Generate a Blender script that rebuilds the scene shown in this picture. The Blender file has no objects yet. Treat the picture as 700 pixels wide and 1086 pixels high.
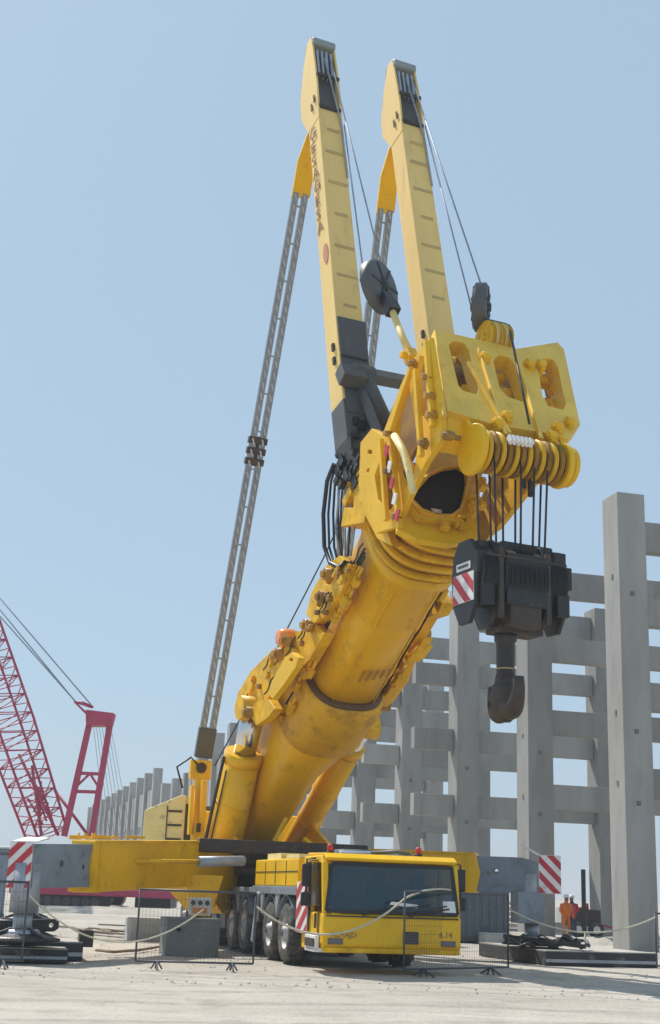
import bpy, math, random
from math import sin, cos, radians, pi, sqrt
from mathutils import Vector as V, Matrix
from mathutils.geometry import tessellate_polygon
random.seed(7)
sc = bpy.context.scene
col = sc.collection

# ------------------------------------------------------------------ camera
PITCH, ROLL, FPX = radians(16.0), 0.035, 1400.0
CAM = V((0, 0, 1.6))
FW = V((0, cos(PITCH), sin(PITCH)))
_r, _u = V((1, 0, 0)), V((0, -sin(PITCH), cos(PITCH)))
RT = cos(ROLL)*_r + sin(ROLL)*_u
UP = cos(ROLL)*_u - sin(ROLL)*_r
cd = bpy.data.cameras.new('camera'); cam = bpy.data.objects.new('camera', cd); col.objects.link(cam)
cd.sensor_fit = 'VERTICAL'; cd.sensor_height = 36.0; cd.lens = 36.0*FPX/1086.0
cd.clip_start = 0.1; cd.clip_end = 9000
cam.matrix_world = Matrix(((RT.x, UP.x, -FW.x, CAM.x), (RT.y, UP.y, -FW.y, CAM.y), (RT.z, UP.z, -FW.z, CAM.z), (0, 0, 0, 1)))
sc.camera = cam

# ------------------------------------------------------------------ sun and sky
SUN_EL = radians(54); SUN_H = V((-0.70, 0.71, 0)).normalized()
SD = V((SUN_H.x*cos(SUN_EL), SUN_H.y*cos(SUN_EL), sin(SUN_EL)))
w = bpy.data.worlds.new('World'); sc.world = w; w.use_nodes = True
nt = w.node_tree; nt.nodes.clear()
sky = nt.nodes.new('ShaderNodeTexSky'); sky.sky_type = 'NISHITA'; sky.sun_disc = False
sky.sun_elevation = SUN_EL; sky.sun_rotation = math.atan2(SUN_H.x, SUN_H.y)
sky.air_density = 1.0; sky.dust_density = 1.2; sky.ozone_density = 1.2; sky.altitude = 0
bg = nt.nodes.new('ShaderNodeBackground'); bg.inputs['Strength'].default_value = 0.13
wo = nt.nodes.new('ShaderNodeOutputWorld')
mixs = nt.nodes.new('ShaderNodeMix'); mixs.data_type = 'RGBA'; mixs.inputs[0].default_value = .80      # thin even dust veil over the whole sky
mixs.inputs[7].default_value = (3.05, 4.2, 5.3, 1)
nt.links.new(sky.outputs[0], mixs.inputs[6]); nt.links.new(mixs.outputs[2], bg.inputs[0]); nt.links.new(bg.outputs[0], wo.inputs[0])
sl = bpy.data.lights.new('sun', 'SUN'); sl.energy = 4.9; sl.angle = radians(0.53); sl.color = (1.0, 0.95, 0.87)
so = bpy.data.objects.new('sun', sl); col.objects.link(so)
so.rotation_euler = SD.to_track_quat('Z', 'Y').to_euler(); so.location = (0, 0, 60)
sc.view_settings.view_transform = 'Standard'; sc.view_settings.look = 'None'
sc.view_settings.gamma = 1; sc.view_settings.use_curve_mapping = False
sc.view_settings.exposure = 0.12
sc.cycles.max_bounces = 6; sc.cycles.volume_bounces = 0
HAZE = .0008

# ------------------------------------------------------------------ helpers
def ray(x, y): return FW + RT*((x-350)/FPX) - UP*((y-543)/FPX)
def at(x, y, Y): d = ray(x, y); return CAM + d*(Y/d.y)
def ground(x, y, z=0.0): d = ray(x, y); return CAM + d*((z-1.6)/d.z)
X, Y_, Z = V((1, 0, 0)), V((0, 1, 0)), V((0, 0, 1))
TH = radians(14.5)
E = V((cos(TH), sin(TH), 0)); D = V((-sin(TH), cos(TH), 0))     # site grid: across and away

class Frame:
    def __init__(s, o, a, b, c): s.o, s.a, s.b, s.c = o, a, b, c
    def __call__(s, p, q, r): return s.o + s.a*p + s.b*q + s.c*r
    def solve(s, x, y, fix, val):
        d = ray(x, y); c0 = CAM - s.o; ax = (s.a, s.b, s.c)[fix]
        t = (val - ax.dot(c0))/ax.dot(d); q = c0 + d*t
        return (s.a.dot(q), s.b.dot(q), s.c.dot(q))

def perp(a):
    h = Z if abs(a.z) < 0.95 else X
    b = a.cross(h).normalized(); return b, a.cross(b).normalized()

KEEP = {'red_stripe', 'letter', 'lettering', 'grille_slat', 'guy_strap', 'louvre', 'seam', 'mesh', 'lattice', 'lacing', 'wheel', 'rim', 'slot', 'valve_block', 'bracing', 'wall_panel', 'deck'}
class MB:
    def __init__(s): s.v = []; s.f = []; s.s = []; s.blk = []
    def add(s, vs, fs, smooth=False):
        n = len(s.v); s.v += [V(p) for p in vs]; s.blk.append((n, len(s.v)))
        s.f += [tuple(i+n for i in f) for f in fs]; s.s += [smooth]*len(fs); return s
    def box(s, c, size, ax=(X, Y_, Z)):
        c = V(c); a, b, d = [V(ax[i])*(size[i]/2) for i in range(3)]
        vs = [c+a*i+b*j+d*k for k in (-1, 1) for j in (-1, 1) for i in (-1, 1)]
        return s.add(vs, [(0, 2, 3, 1), (4, 5, 7, 6), (0, 1, 5, 4), (2, 6, 7, 3), (0, 4, 6, 2), (1, 3, 7, 5)])
    def beam(s, p0, p1, w_, h, up=Z):
        p0, p1 = V(p0), V(p1); a = (p1-p0); L = a.length; a.normalize()
        sd = a.cross(up)
        if sd.length < 1e-3: sd = a.cross(Y_)
        sd.normalize(); u = sd.cross(a)
        return s.box((p0+p1)/2, (L, w_, h), (a, sd, u))
    def tube(s, p0, p1, r0, r1=None, n=14, cap=True):
        p0, p1 = V(p0), V(p1); r1 = r0 if r1 is None else r1
        a = (p1-p0).normalized(); b, c = perp(a); vs = []
        for p, r in ((p0, r0), (p1, r1)):
            vs += [p + (b*cos(2*pi*i/n)+c*sin(2*pi*i/n))*r for i in range(n)]
        s.add(vs, [(i, (i+1) % n, n+(i+1) % n, n+i) for i in range(n)], True)
        if cap: s.add(vs, [tuple(range(n))[::-1], tuple(range(n, 2*n))])
        return s
    def lathe(s, prof, o, axis, n=28, close=True):
        o, a = V(o), V(axis).normalized(); b, c = perp(a); vs = []
        for (t, r) in prof: vs += [o + a*t + (b*cos(2*pi*i/n)+c*sin(2*pi*i/n))*r for i in range(n)]
        m = len(prof)
        fs = [(k*n+i, k*n+(i+1) % n, (k+1)*n+(i+1) % n, (k+1)*n+i) for k in range(m-1) for i in range(n)]
        s.add(vs, fs, True)
        if close: s.add(vs, [tuple(range(n))[::-1], tuple(range((m-1)*n, m*n))])
        return s
    def path(s, pts, r, n=8, rs=None):
        pts = [V(p) for p in pts]; m = len(pts); vs = []; b = None
        for k, p in enumerate(pts):
            t = (pts[min(k+1, m-1)]-pts[max(k-1, 0)]).normalized()
            if b is None: b, c = perp(t)
            else:
                b = (b - t*b.dot(t)).normalized(); c = t.cross(b)
            rr = rs[k] if rs else r
            vs += [p + (b*cos(2*pi*i/n)+c*sin(2*pi*i/n))*rr for i in range(n)]
        s.add(vs, [(k*n+i, k*n+(i+1) % n, (k+1)*n+(i+1) % n, (k+1)*n+i) for k in range(m-1) for i in range(n)], True)
        return s.add(vs, [tuple(range(n))[::-1], tuple(range((m-1)*n, m*n))])
    def loft(s, rings, smooth=True, cap=(True, True)):
        n = len(rings[0]); vs = [p for r in rings for p in r]; m = len(rings)
        s.add(vs, [(k*n+i, k*n+(i+1) % n, (k+1)*n+(i+1) % n, (k+1)*n+i) for k in range(m-1) for i in range(n)], smooth)
        if cap[0]: s.add(rings[0], [tuple(range(n))[::-1]])
        if cap[1]: s.add(rings[-1], [tuple(range(n))])
        return s
    def plate(s, pts, thick, holes=()):
        """pts: coplanar 3D outline, thick: extrusion vector (centred), holes: list of outlines"""
        t = V(thick)/2; loops = [[V(p) for p in pts]] + [[V(p) for p in h] for h in holes]
        flat = [p for l in loops for p in l]; tris = tessellate_polygon(loops); n = len(flat)
        vs = [p-t for p in flat] + [p+t for p in flat]
        fs = [tuple(a) for a in tris] + [tuple(i+n for i in reversed(a)) for a in tris]
        k = 0
        for l in loops:
            m = len(l)
            fs += [(k+i, k+(i+1) % m, n+k+(i+1) % m, n+k+i) for i in range(m)]; k += m
        return s.add(vs, fs)
    def ball(s, c, r, n=12, sc_=(1, 1, 1)):
        c = V(c); rings = []
        for k in range(1, n//2): 
            th = pi*k/(n//2)
            rings.append([c+V((sin(th)*cos(2*pi*i/n)*r*sc_[0], sin(th)*sin(2*pi*i/n)*r*sc_[1], cos(th)*r*sc_[2])) for i in range(n)])
        return s.loft(rings)
    def split(s):
        """pieces that do not touch become separate meshes"""
        n = len(s.blk); bb = []
        for a_, b_ in s.blk:
            P_ = s.v[a_:b_]; bb.append([min(p[i] for p in P_)-.004 for i in range(3)] + [max(p[i] for p in P_)+.004 for i in range(3)])
        par = list(range(n))
        def fd(i):
            while par[i] != i: i = par[i]
            return i
        for i in range(n):
            for j in range(i):
                if all(bb[i][k] <= bb[j][k+3] and bb[j][k] <= bb[i][k+3] for k in range(3)): par[fd(i)] = fd(j)
        groups = {}
        for i in range(n): groups.setdefault(fd(i), []).append(i)
        if len(groups) < 2: return [s]
        out = []; owner = {}
        for i, (a_, b_) in enumerate(s.blk):
            for k in range(a_, b_): owner[k] = fd(i)
        for gk, mem in groups.items():
            m_ = MB(); idx = {}
            for i in mem:
                a_, b_ = s.blk[i]
                for k in range(a_, b_): idx[k] = len(m_.v); m_.v.append(s.v[k])
            for f, sm in zip(s.f, s.s):
                if owner[f[0]] == gk: m_.f.append(tuple(idx[k] for k in f)); m_.s.append(sm)
            out.append(m_)
        return out
    def build(s, name, m, parent=None, bev=0.0, loc=None):
        if loc is None and parent is not None and name not in KEEP and len(s.blk) < 160:
            ps = s.split()
            if len(ps) > 1:
                o = None
                for p_ in ps:
                    q_ = p_._build(name, m, parent, bev); o = o or q_
                return o
        return s._build(name, m, parent, bev, loc)
    def _build(s, name, m, parent=None, bev=0.0, loc=None):
        off = V((0, 0, 0)); p = parent
        while p is not None: off += p.location; p = p.parent
        if loc is not None: off += V(loc)
        me = bpy.data.meshes.new(name)
        me.from_pydata([tuple(p-off) for p in s.v], [], s.f)
        for i, f in enumerate(me.polygons): f.use_smooth = s.s[i]
        import bmesh
        b = bmesh.new(); b.from_mesh(me); bmesh.ops.remove_doubles(b, verts=b.verts, dist=1e-5)
        bmesh.ops.recalc_face_normals(b, faces=b.faces); b.to_mesh(me); b.free()
        me.materials.append(m)
        o = bpy.data.objects.new(name, me); col.objects.link(o); o.parent = parent
        if loc is not None: o.location = loc
        if bev:
            md = o.modifiers.new('bevel', 'BEVEL'); md.width = bev; md.segments = 2; md.limit_method = 'ANGLE'; md.angle_limit = radians(35)
        return o

def tag(o, label=None, cat=None, group=None, kind=None):
    if label: o['label'] = label
    if cat: o['category'] = cat
    if group: o['group'] = group
    if kind: o['kind'] = kind
    return o
def thing(name, label, cat, loc=(0, 0, 0), group=None):
    o = bpy.data.objects.new(name, None); col.objects.link(o); o.location = loc; o.empty_display_size = .3
    return tag(o, label, cat, group)
def kids(o): return [c for c in bpy.data.objects if c.parent == o]
def copy_tree(o, parent=None):
    c = o.copy(); col.objects.link(c); c.parent = parent
    for ch in kids(o): copy_tree(ch, c)
    return c

# ------------------------------------------------------------------ materials
def lin(r, g, b): return tuple(((c/255)/12.92 if c/255 < .04045 else ((c/255+.055)/1.055)**2.4) for c in (r, g, b))+(1,)
def mat(name, base, rough=.5, metal=0, dirt=None, amount=.5, scale=3.0, stretch=(1, 1, 1), bump=.0, bscale=30, var=.12, coat=0, thresh=.55, spec=.5, soft=.12, speck=0, speckc=(.10, .05, .02)):
    m = bpy.data.materials.new(name); m.use_nodes = True; t = m.node_tree; N = t.nodes; L = t.links
    b = N['Principled BSDF']; b.inputs['Roughness'].default_value = rough; b.inputs['Metallic'].default_value = metal
    b.inputs['Specular IOR Level'].default_value = spec
    if coat: b.inputs['Coat Weight'].default_value = coat; b.inputs['Coat Roughness'].default_value = .15
    tc = N.new('ShaderNodeTexCoord'); mp = N.new('ShaderNodeMapping'); mp.inputs['Scale'].default_value = stretch
    L.new(tc.outputs['Object'], mp.inputs[0])
    n1 = N.new('ShaderNodeTexNoise'); n1.inputs['Scale'].default_value = scale*.35; n1.inputs['Detail'].default_value = 6
    L.new(mp.outputs[0], n1.inputs[0])
    r1 = N.new('ShaderNodeMapRange'); r1.inputs[1].default_value = .3; r1.inputs[2].default_value = .7
    r1.inputs[3].default_value = 1-var; r1.inputs[4].default_value = 1+var
    L.new(n1.outputs[0], r1.inputs[0])
    mx = N.new('ShaderNodeMix'); mx.data_type = 'RGBA'; mx.blend_type = 'MULTIPLY'; mx.inputs[0].default_value = 1
    mx.inputs[6].default_value = base if len(base) == 4 else tuple(base)+(1,)
    L.new(r1.outputs[0], mx.inputs[7]); out = mx.outputs[2]
    if dirt:
        n2 = N.new('ShaderNodeTexNoise'); n2.inputs['Scale'].default_value = scale; n2.inputs['Detail'].default_value = 10; n2.inputs['Roughness'].default_value = .65
        L.new(mp.outputs[0], n2.inputs[0])
        r2 = N.new('ShaderNodeMapRange'); r2.inputs[1].default_value = thresh; r2.inputs[2].default_value = thresh+soft
        r2.inputs[3].default_value = 0; r2.inputs[4].default_value = amount
        L.new(n2.outputs[0], r2.inputs[0])
        m2 = N.new('ShaderNodeMix'); m2.data_type = 'RGBA'; L.new(r2.outputs[0], m2.inputs[0]); L.new(out, m2.inputs[6])
        m2.inputs[7].default_value = tuple(dirt[:3])+(1,); out = m2.outputs[2]
        r3 = N.new('ShaderNodeMapRange'); r3.inputs[3].default_value = rough; r3.inputs[4].default_value = min(1, rough+.3)
        L.new(r2.outputs[0], r3.inputs[0]); L.new(r3.outputs[0], b.inputs['Roughness'])
    if speck:
        n4 = N.new('ShaderNodeTexNoise'); n4.inputs['Scale'].default_value = 13; n4.inputs['Detail'].default_value = 8; n4.inputs['Roughness'].default_value = .75
        mp4 = N.new('ShaderNodeMapping'); mp4.inputs['Scale'].default_value = (1, 1, .45); L.new(tc.outputs['Object'], mp4.inputs[0]); L.new(mp4.outputs[0], n4.inputs[0])
        r4 = N.new('ShaderNodeMapRange'); r4.inputs[1].default_value = .61; r4.inputs[2].default_value = .66; r4.inputs[4].default_value = speck; L.new(n4.outputs[0], r4.inputs[0])
        m4 = N.new('ShaderNodeMix'); m4.data_type = 'RGBA'; L.new(r4.outputs[0], m4.inputs[0]); L.new(out, m4.inputs[6]); m4.inputs[7].default_value = tuple(speckc)+(1,); out = m4.outputs[2]
    L.new(out, b.inputs['Base Color'])
    if bump:
        n3 = N.new('ShaderNodeTexNoise'); n3.inputs['Scale'].default_value = bscale; n3.inputs['Detail'].default_value = 5
        L.new(mp.outputs[0], n3.inputs[0]); bp_ = N.new('ShaderNodeBump'); bp_.inputs['Strength'].default_value = bump; bp_.inputs['Distance'].default_value = .05
        L.new(n3.outputs[0], bp_.inputs['Height']); L.new(bp_.outputs[0], b.inputs['Normal'])
    return m

BROWN = (.10, .05, .02); GREASE = (.05, .03, .015)
M = {}
M['yellow'] = mat('crane_yellow', (.82, .48, .004), .45, spec=.35, speck=.55, dirt=(.36, .18, .02), amount=.5, scale=2.6, thresh=.56, soft=.25, coat=.12, var=.08, bump=.03, bscale=6)
M['yellow_boom'] = mat('boom_yellow', (.82, .46, .003), .38, spec=.35, speck=.7, dirt=(.14, .07, .02), amount=.6, scale=1.5, thresh=.57, soft=.2, stretch=(1, 1, .6), coat=.15, var=.14, bump=.05, bscale=3)
M['yellow_worn'] = mat('worn_yellow', (.76, .43, .006), .5, spec=.35, speck=.8, dirt=(.16, .08, .02), amount=.7, scale=7, thresh=.55, var=.2, bump=.12, bscale=14, soft=.22)
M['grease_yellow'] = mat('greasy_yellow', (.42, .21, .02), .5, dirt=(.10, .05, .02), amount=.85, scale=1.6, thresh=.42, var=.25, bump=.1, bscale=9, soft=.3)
M['collar_yellow'] = mat('collar_yellow', (.66, .36, .006), .5, speck=.8, dirt=(.14, .07, .02), amount=.75, scale=1.9, thresh=.48, var=.2, bump=.1, bscale=9, soft=.28)
M['yellow_light'] = mat('head_yellow', (.84, .53, .045), .5, speck=.5, dirt=(.40, .22, .05), amount=.5, scale=3, thresh=.55, soft=.25, coat=.1)
M['yellow_faded'] = mat('sun_faded_yellow', (.84, .59, .20), .6, dirt=(.45, .30, .13), amount=.35, scale=2.5, thresh=.56, var=.06, stretch=(1, 1, .25))
M['ring_brown'] = mat('greasy_ring', (.11, .055, .02), .5, dirt=(.04, .03, .02), amount=.6)
M['tan'] = mat('tan_and_shadow_band', (.52, .38, .15), .7)  # tan of the hook collar and of the masts' painted shadow bands
M['cap'] = mat('cap_grey', (.26, .30, .29), .6, dirt=(.15, .16, .15), amount=.5)
M['cream'] = mat('cream_paint', (.78, .66, .30), .55, dirt=(.3, .22, .1), amount=.5, scale=5, thresh=.55)
M['bluegrey'] = mat('blue_grey_paint', (.20, .25, .30), .45, speck=.6, speckc=(.22, .14, .09), dirt=(.11, .12, .13), amount=.5, scale=3, thresh=.52)
M['darkgrey'] = mat('dark_grey_paint', (.085, .09, .095), .5, dirt=(.16, .15, .13), amount=.5, scale=3, thresh=.55)
M['black'] = mat('black_paint', (.016, .016, .018), .45, dirt=(.09, .07, .05), amount=.5, scale=4, thresh=.56, bump=.08, bscale=12)
M['blackbrown'] = mat('rusty_black', (.045, .034, .028), .6, dirt=(.12, .075, .05), amount=.5, scale=5, thresh=.5)
M['rubber'] = mat('tyre_rubber', (.045, .044, .043), .85, dirt=(.20, .18, .15), amount=.6, scale=5, thresh=.48, bump=.2, bscale=20)
M['rim'] = mat('rim_grey', (.42, .42, .42), .5, metal=.3, dirt=(.16, .13, .1), amount=.6, scale=8, thresh=.5)
M['chrome'] = mat('chrome_rod', (.7, .7, .7), .18, metal=1)
M['galv'] = mat('galvanised_steel', (.36, .39, .43), .5, metal=.5, dirt=(.2, .2, .22), amount=.5, scale=12)
M['strap'] = mat('guy_steel', (.27, .31, .37), .6, metal=.1, dirt=(.17, .19, .23), amount=.6, scale=9)
M['link'] = mat('guy_link', (.42, .46, .52), .6)
M['cable'] = mat('wire_rope', (.05, .05, .055), .6, metal=.3)
M['hose'] = mat('black_hose', (.02, .02, .022), .45)
M['red'] = mat('crawler_red', (.42, .028, .09), .5, dirt=(.2, .05, .05), amount=.5, scale=3)
M['stripe_red'] = mat('stripe_red', (.50, .03, .05), .5, dirt=(.2, .1, .08), amount=.4, scale=6)
M['white'] = mat('white_paint', (.75, .74, .72), .5, dirt=(.35, .31, .26), amount=.5, scale=5)
M['concrete'] = mat('precast_concrete', (.30, .297, .285), .9, speck=.35, speckc=(.13, .13, .125), dirt=(.20, .198, .19), amount=.7, scale=1.3, stretch=(1.6, 1.6, .35), thresh=.5, var=.16, bump=.25, bscale=5, soft=.25)
_t = M['concrete'].node_tree; _b = _t.nodes['Principled BSDF']; _l = _b.inputs['Base Color'].links[0].from_socket      # each cast piece has its own tone
_o = _t.nodes.new('ShaderNodeObjectInfo'); _r = _t.nodes.new('ShaderNodeMapRange'); _r.inputs[3].default_value = .86; _r.inputs[4].default_value = 1.12
_t.links.new(_o.outputs['Random'], _r.inputs[0]); _m = _t.nodes.new('ShaderNodeMix'); _m.data_type = 'RGBA'; _m.blend_type = 'MULTIPLY'; _m.inputs[0].default_value = 1
_t.links.new(_l, _m.inputs[6]); _t.links.new(_r.outputs[0], _m.inputs[7]); _t.links.new(_m.outputs[2], _b.inputs['Base Color'])
M['socket'] = mat('recess_grey', (.16, .16, .155), .9)
M['concrete_block'] = mat('block_concrete', (.42, .42, .40), .9, dirt=(.22, .22, .21), amount=.5, scale=3, bump=.3, bscale=14)
M['block_dark'] = mat('dark_block_concrete', (.17, .19, .19), .9, dirt=(.30, .30, .28), amount=.5, scale=2.5, bump=.3, bscale=14)  # darker blue-grey concrete for the rounded block
M['mat_steel'] = mat('mat_steel', (.035, .036, .042), .7, dirt=(.25, .22, .18), amount=.6, scale=3, thresh=.56)
M['mat_pale'] = mat('dusty_mat_top', (.40, .37, .33), .9, dirt=(.15, .13, .12), amount=.6, scale=3, thresh=.55)
M['wood'] = mat('weathered_wood', (.24, .19, .13), .9, dirt=(.1, .08, .06), amount=.5, scale=6)
M['rope'] = mat('pale_rope', (.55, .50, .38), .9, dirt=(.3, .27, .2), amount=.5, scale=20)
M['orange'] = mat('orange_cloth', (.75, .20, .03), .8); M['navy'] = mat('navy_cloth', (.03, .04, .09), .8)
M['redcloth'] = mat('red_cloth', (.5, .06, .08), .8)
M['skin'] = mat('skin', (.25, .13, .08), .6)
M['steel_blue'] = mat('container_blue_grey', (.10, .125, .155), .6, dirt=(.07, .08, .09), amount=.5, scale=2)
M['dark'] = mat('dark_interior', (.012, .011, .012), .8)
M['ink'] = mat('lettering_brown', (.26, .14, .10), .7)
M['wire'] = mat('mesh_wire', (.06, .065, .08), .5)

def glass(name, tint, rough=.04, alpha=.55):
    m = bpy.data.materials.new(name); m.use_nodes = True; b = m.node_tree.nodes['Principled BSDF']
    b.inputs['Base Color'].default_value = tint+(1,); b.inputs['Roughness'].default_value = rough
    b.inputs['Specular IOR Level'].default_value = .8; b.inputs['Alpha'].default_value = alpha
    return m
M['glass'] = glass('reflection_blue_glass', (.010, .055, .085), alpha=.62)  # blue base colour paints in the bluish reflection on the glass
M['seat'] = mat('seat_cloth', (.13, .15, .17), .9)
M['sideglass'] = glass('side_glass', (.05, .06, .055), .1, .5)
def lampmat(name, c):
    return mat(name, c, .2, coat=.5)
M['amber'] = lampmat('amber_lens', (.8, .25, .02)); M['lamp'] = lampmat('lamp_lens', (.10, .09, .10))

def ground_mat():
    m = bpy.data.materials.new('sandy_ground'); m.use_nodes = True; t = m.node_tree; N = t.nodes; L = t.links
    b = N['Principled BSDF']; b.inputs['Roughness'].default_value = .95; b.inputs['Specular IOR Level'].default_value = .15
    tc = N.new('ShaderNodeTexCoord')
    def noise(scale, det, st=(1, 1, 1), rot=0):
        mp = N.new('ShaderNodeMapping'); mp.inputs['Scale'].default_value = st; mp.inputs['Rotation'].default_value = (0, 0, rot)
        L.new(tc.outputs['Object'], mp.inputs[0])
        n = N.new('ShaderNodeTexNoise'); n.inputs['Scale'].default_value = scale; n.inputs['Detail'].default_value = det; n.inputs['Roughness'].default_value = .6
        L.new(mp.outputs[0], n.inputs[0]); return n.outputs[0]
    def mix(f, lo, hi, a, c, fac=1.0):
        r = N.new('ShaderNodeMapRange'); r.inputs[1].default_value = lo; r.inputs[2].default_value = hi; r.inputs[4].default_value = fac
        L.new(f, r.inputs[0]); x = N.new('ShaderNodeMix'); x.data_type = 'RGBA'; L.new(r.outputs[0], x.inputs[0])
        if hasattr(a, 'node'): L.new(a, x.inputs[6])
        else: x.inputs[6].default_value = a+(1,)
        x.inputs[7].default_value = c+(1,); return x.outputs[2]
    c = mix(noise(.12, 6), .4, .62, (.48, .44, .385), (.38, .345, .30))
    c = mix(noise(.9, 8), .52, .66, c, (.31, .28, .24), .7)
    c = mix(noise(.5, 7, (.35, 2.2, 1), .25), .56, .64, c, (.32, .29, .255), .55)      # wheel-swept bands
    c = mix(noise(.35, 6, (.5, 3.0, 1), -.12), .60, .68, c, (.54, .50, .455), .6)
    c = mix(noise(22, 4), .62, .72, c, (.22, .20, .18), .5)
    # wheel tracks pressed into the sand
    sx_ = N.new('ShaderNodeSeparateXYZ'); msum = None
    for (rot, off, curv) in ((1.42, 20.5, .6), (1.42, 22.6, .6), (1.62, 24.5, .9), (1.62, 26.4, .9), (1.30, 17.6, .5)):
        mp = N.new('ShaderNodeMapping'); mp.inputs['Rotation'].default_value = (0, 0, rot); L.new(tc.outputs['Object'], mp.inputs[0])
        nz = N.new('ShaderNodeTexNoise'); nz.inputs['Scale'].default_value = .12; nz.inputs['Detail'].default_value = 2; L.new(tc.outputs['Object'], nz.inputs[0])
        sp_ = N.new('ShaderNodeSeparateXYZ'); L.new(mp.outputs[0], sp_.inputs[0])
        ma = N.new('ShaderNodeMath'); ma.operation = 'MULTIPLY_ADD'; L.new(nz.outputs[0], ma.inputs[0]); ma.inputs[1].default_value = 5*curv; L.new(sp_.outputs[0], ma.inputs[2])
        sb = N.new('ShaderNodeMath'); sb.operation = 'ADD'; L.new(ma.outputs[0], sb.inputs[0]); sb.inputs[1].default_value = off - 2.5*curv
        ab = N.new('ShaderNodeMath'); ab.operation = 'ABSOLUTE'; L.new(sb.outputs[0], ab.inputs[0])
        mr = N.new('ShaderNodeMapRange'); mr.inputs[1].default_value = .16; mr.inputs[2].default_value = .30; mr.inputs[3].default_value = 1; mr.inputs[4].default_value = 0; L.new(ab.outputs[0], mr.inputs[0])
        if msum is None: msum = mr.outputs[0]
        else:
            mm = N.new('ShaderNodeMath'); mm.operation = 'MAXIMUM'; L.new(msum, mm.inputs[0]); L.new(mr.outputs[0], mm.inputs[1]); msum = mm.outputs[0]
    pn = N.new('ShaderNodeMath'); pn.operation = 'MULTIPLY'; L.new(msum, pn.inputs[0]); L.new(noise(3.0, 6), pn.inputs[1])
    c = mix(pn.outputs[0], .30, .62, c, (.30, .27, .235), .75)
    L.new(c, b.inputs['Base Color'])
    bm = N.new('ShaderNodeBump'); bm.inputs['Strength'].default_value = .55; bm.inputs['Distance'].default_value = .12
    ad = N.new('ShaderNodeMath'); ad.operation = 'ADD'; L.new(noise(1.4, 10), ad.inputs[0]); L.new(noise(9, 6), ad.inputs[1])
    L.new(ad.outputs[0], bm.inputs['Height']); L.new(bm.outputs[0], b.inputs['Normal'])
    return m
M['ground'] = ground_mat()

# ------------------------------------------------------------------ ground sheet
from mathutils import noise as mn
xs = sorted(set([-3500, -1800, -900, -450, -250, -160, -110, -80, -60, 60, 80, 110, 160, 250, 450, 900, 1800, 3500] + [x*.5-50 for x in range(0, 201)]))
ys = [-300, -100, -30, 0] + [5+.4*i for i in range(0, 190)] + [82, 90, 105, 130, 170, 240, 350, 550, 900, 1500, 2600, 4500]
mb = MB(); vs = []
for yy in ys:
    for xx in xs:
        k = max(0, min(1, (80-abs(xx))/30)) * max(0, min(1, (95-yy)/20))
        z = (mn.noise(V((xx*.25, yy*.25, 0)))*.05 + mn.noise(V((xx*.9, yy*.9, 3)))*.022)*k - .03
        vs.append((xx, yy, z))
nx = len(xs)
mb.add(vs, [(j*nx+i, j*nx+i+1, (j+1)*nx+i+1, (j+1)*nx+i) for j in range(len(ys)-1) for i in range(nx-1)], True)
g = mb.build('ground', M['ground']); tag(g, kind='structure')

# small mounds and ruts of loose sand (part of the terrain)
def mound(c, rx, ry, h, seed):
    b = MB(); rings = []
    for k in range(7):
        t = k/6; rr = 1-t
        ring = []
        for i in range(28):
            an = 2*pi*i/28
            j = 1+.28*mn.noise(V((cos(an)*2+seed, sin(an)*2, k*.4)))
            ring.append(V((c[0]+cos(an)*rx*rr*j, c[1]+sin(an)*ry*rr*j, -.06+h*(1-(1-t)**2.0)*(1+.3*mn.noise(V((an*2, seed, t*3)))))))
        rings.append(ring)
    b.loft(rings, True, (False, True))
    return b
for i, (px, py, rx, ry, h) in enumerate([(530, 996, 3.2, 1.2, .35), (620, 990, 3.0, 1.6, .5), (110, 968, 9, 1.6, .35), (70, 962, 7, 1.3, .35), (640, 1001, 2.4, 1.0, .3), (300, 985, 4, 1.4, .2)]):
    c = ground(px, py); o = mound(c, rx, ry, h, i*3.7).build('sand_mound', M['ground']); tag(o, kind='structure')

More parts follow.
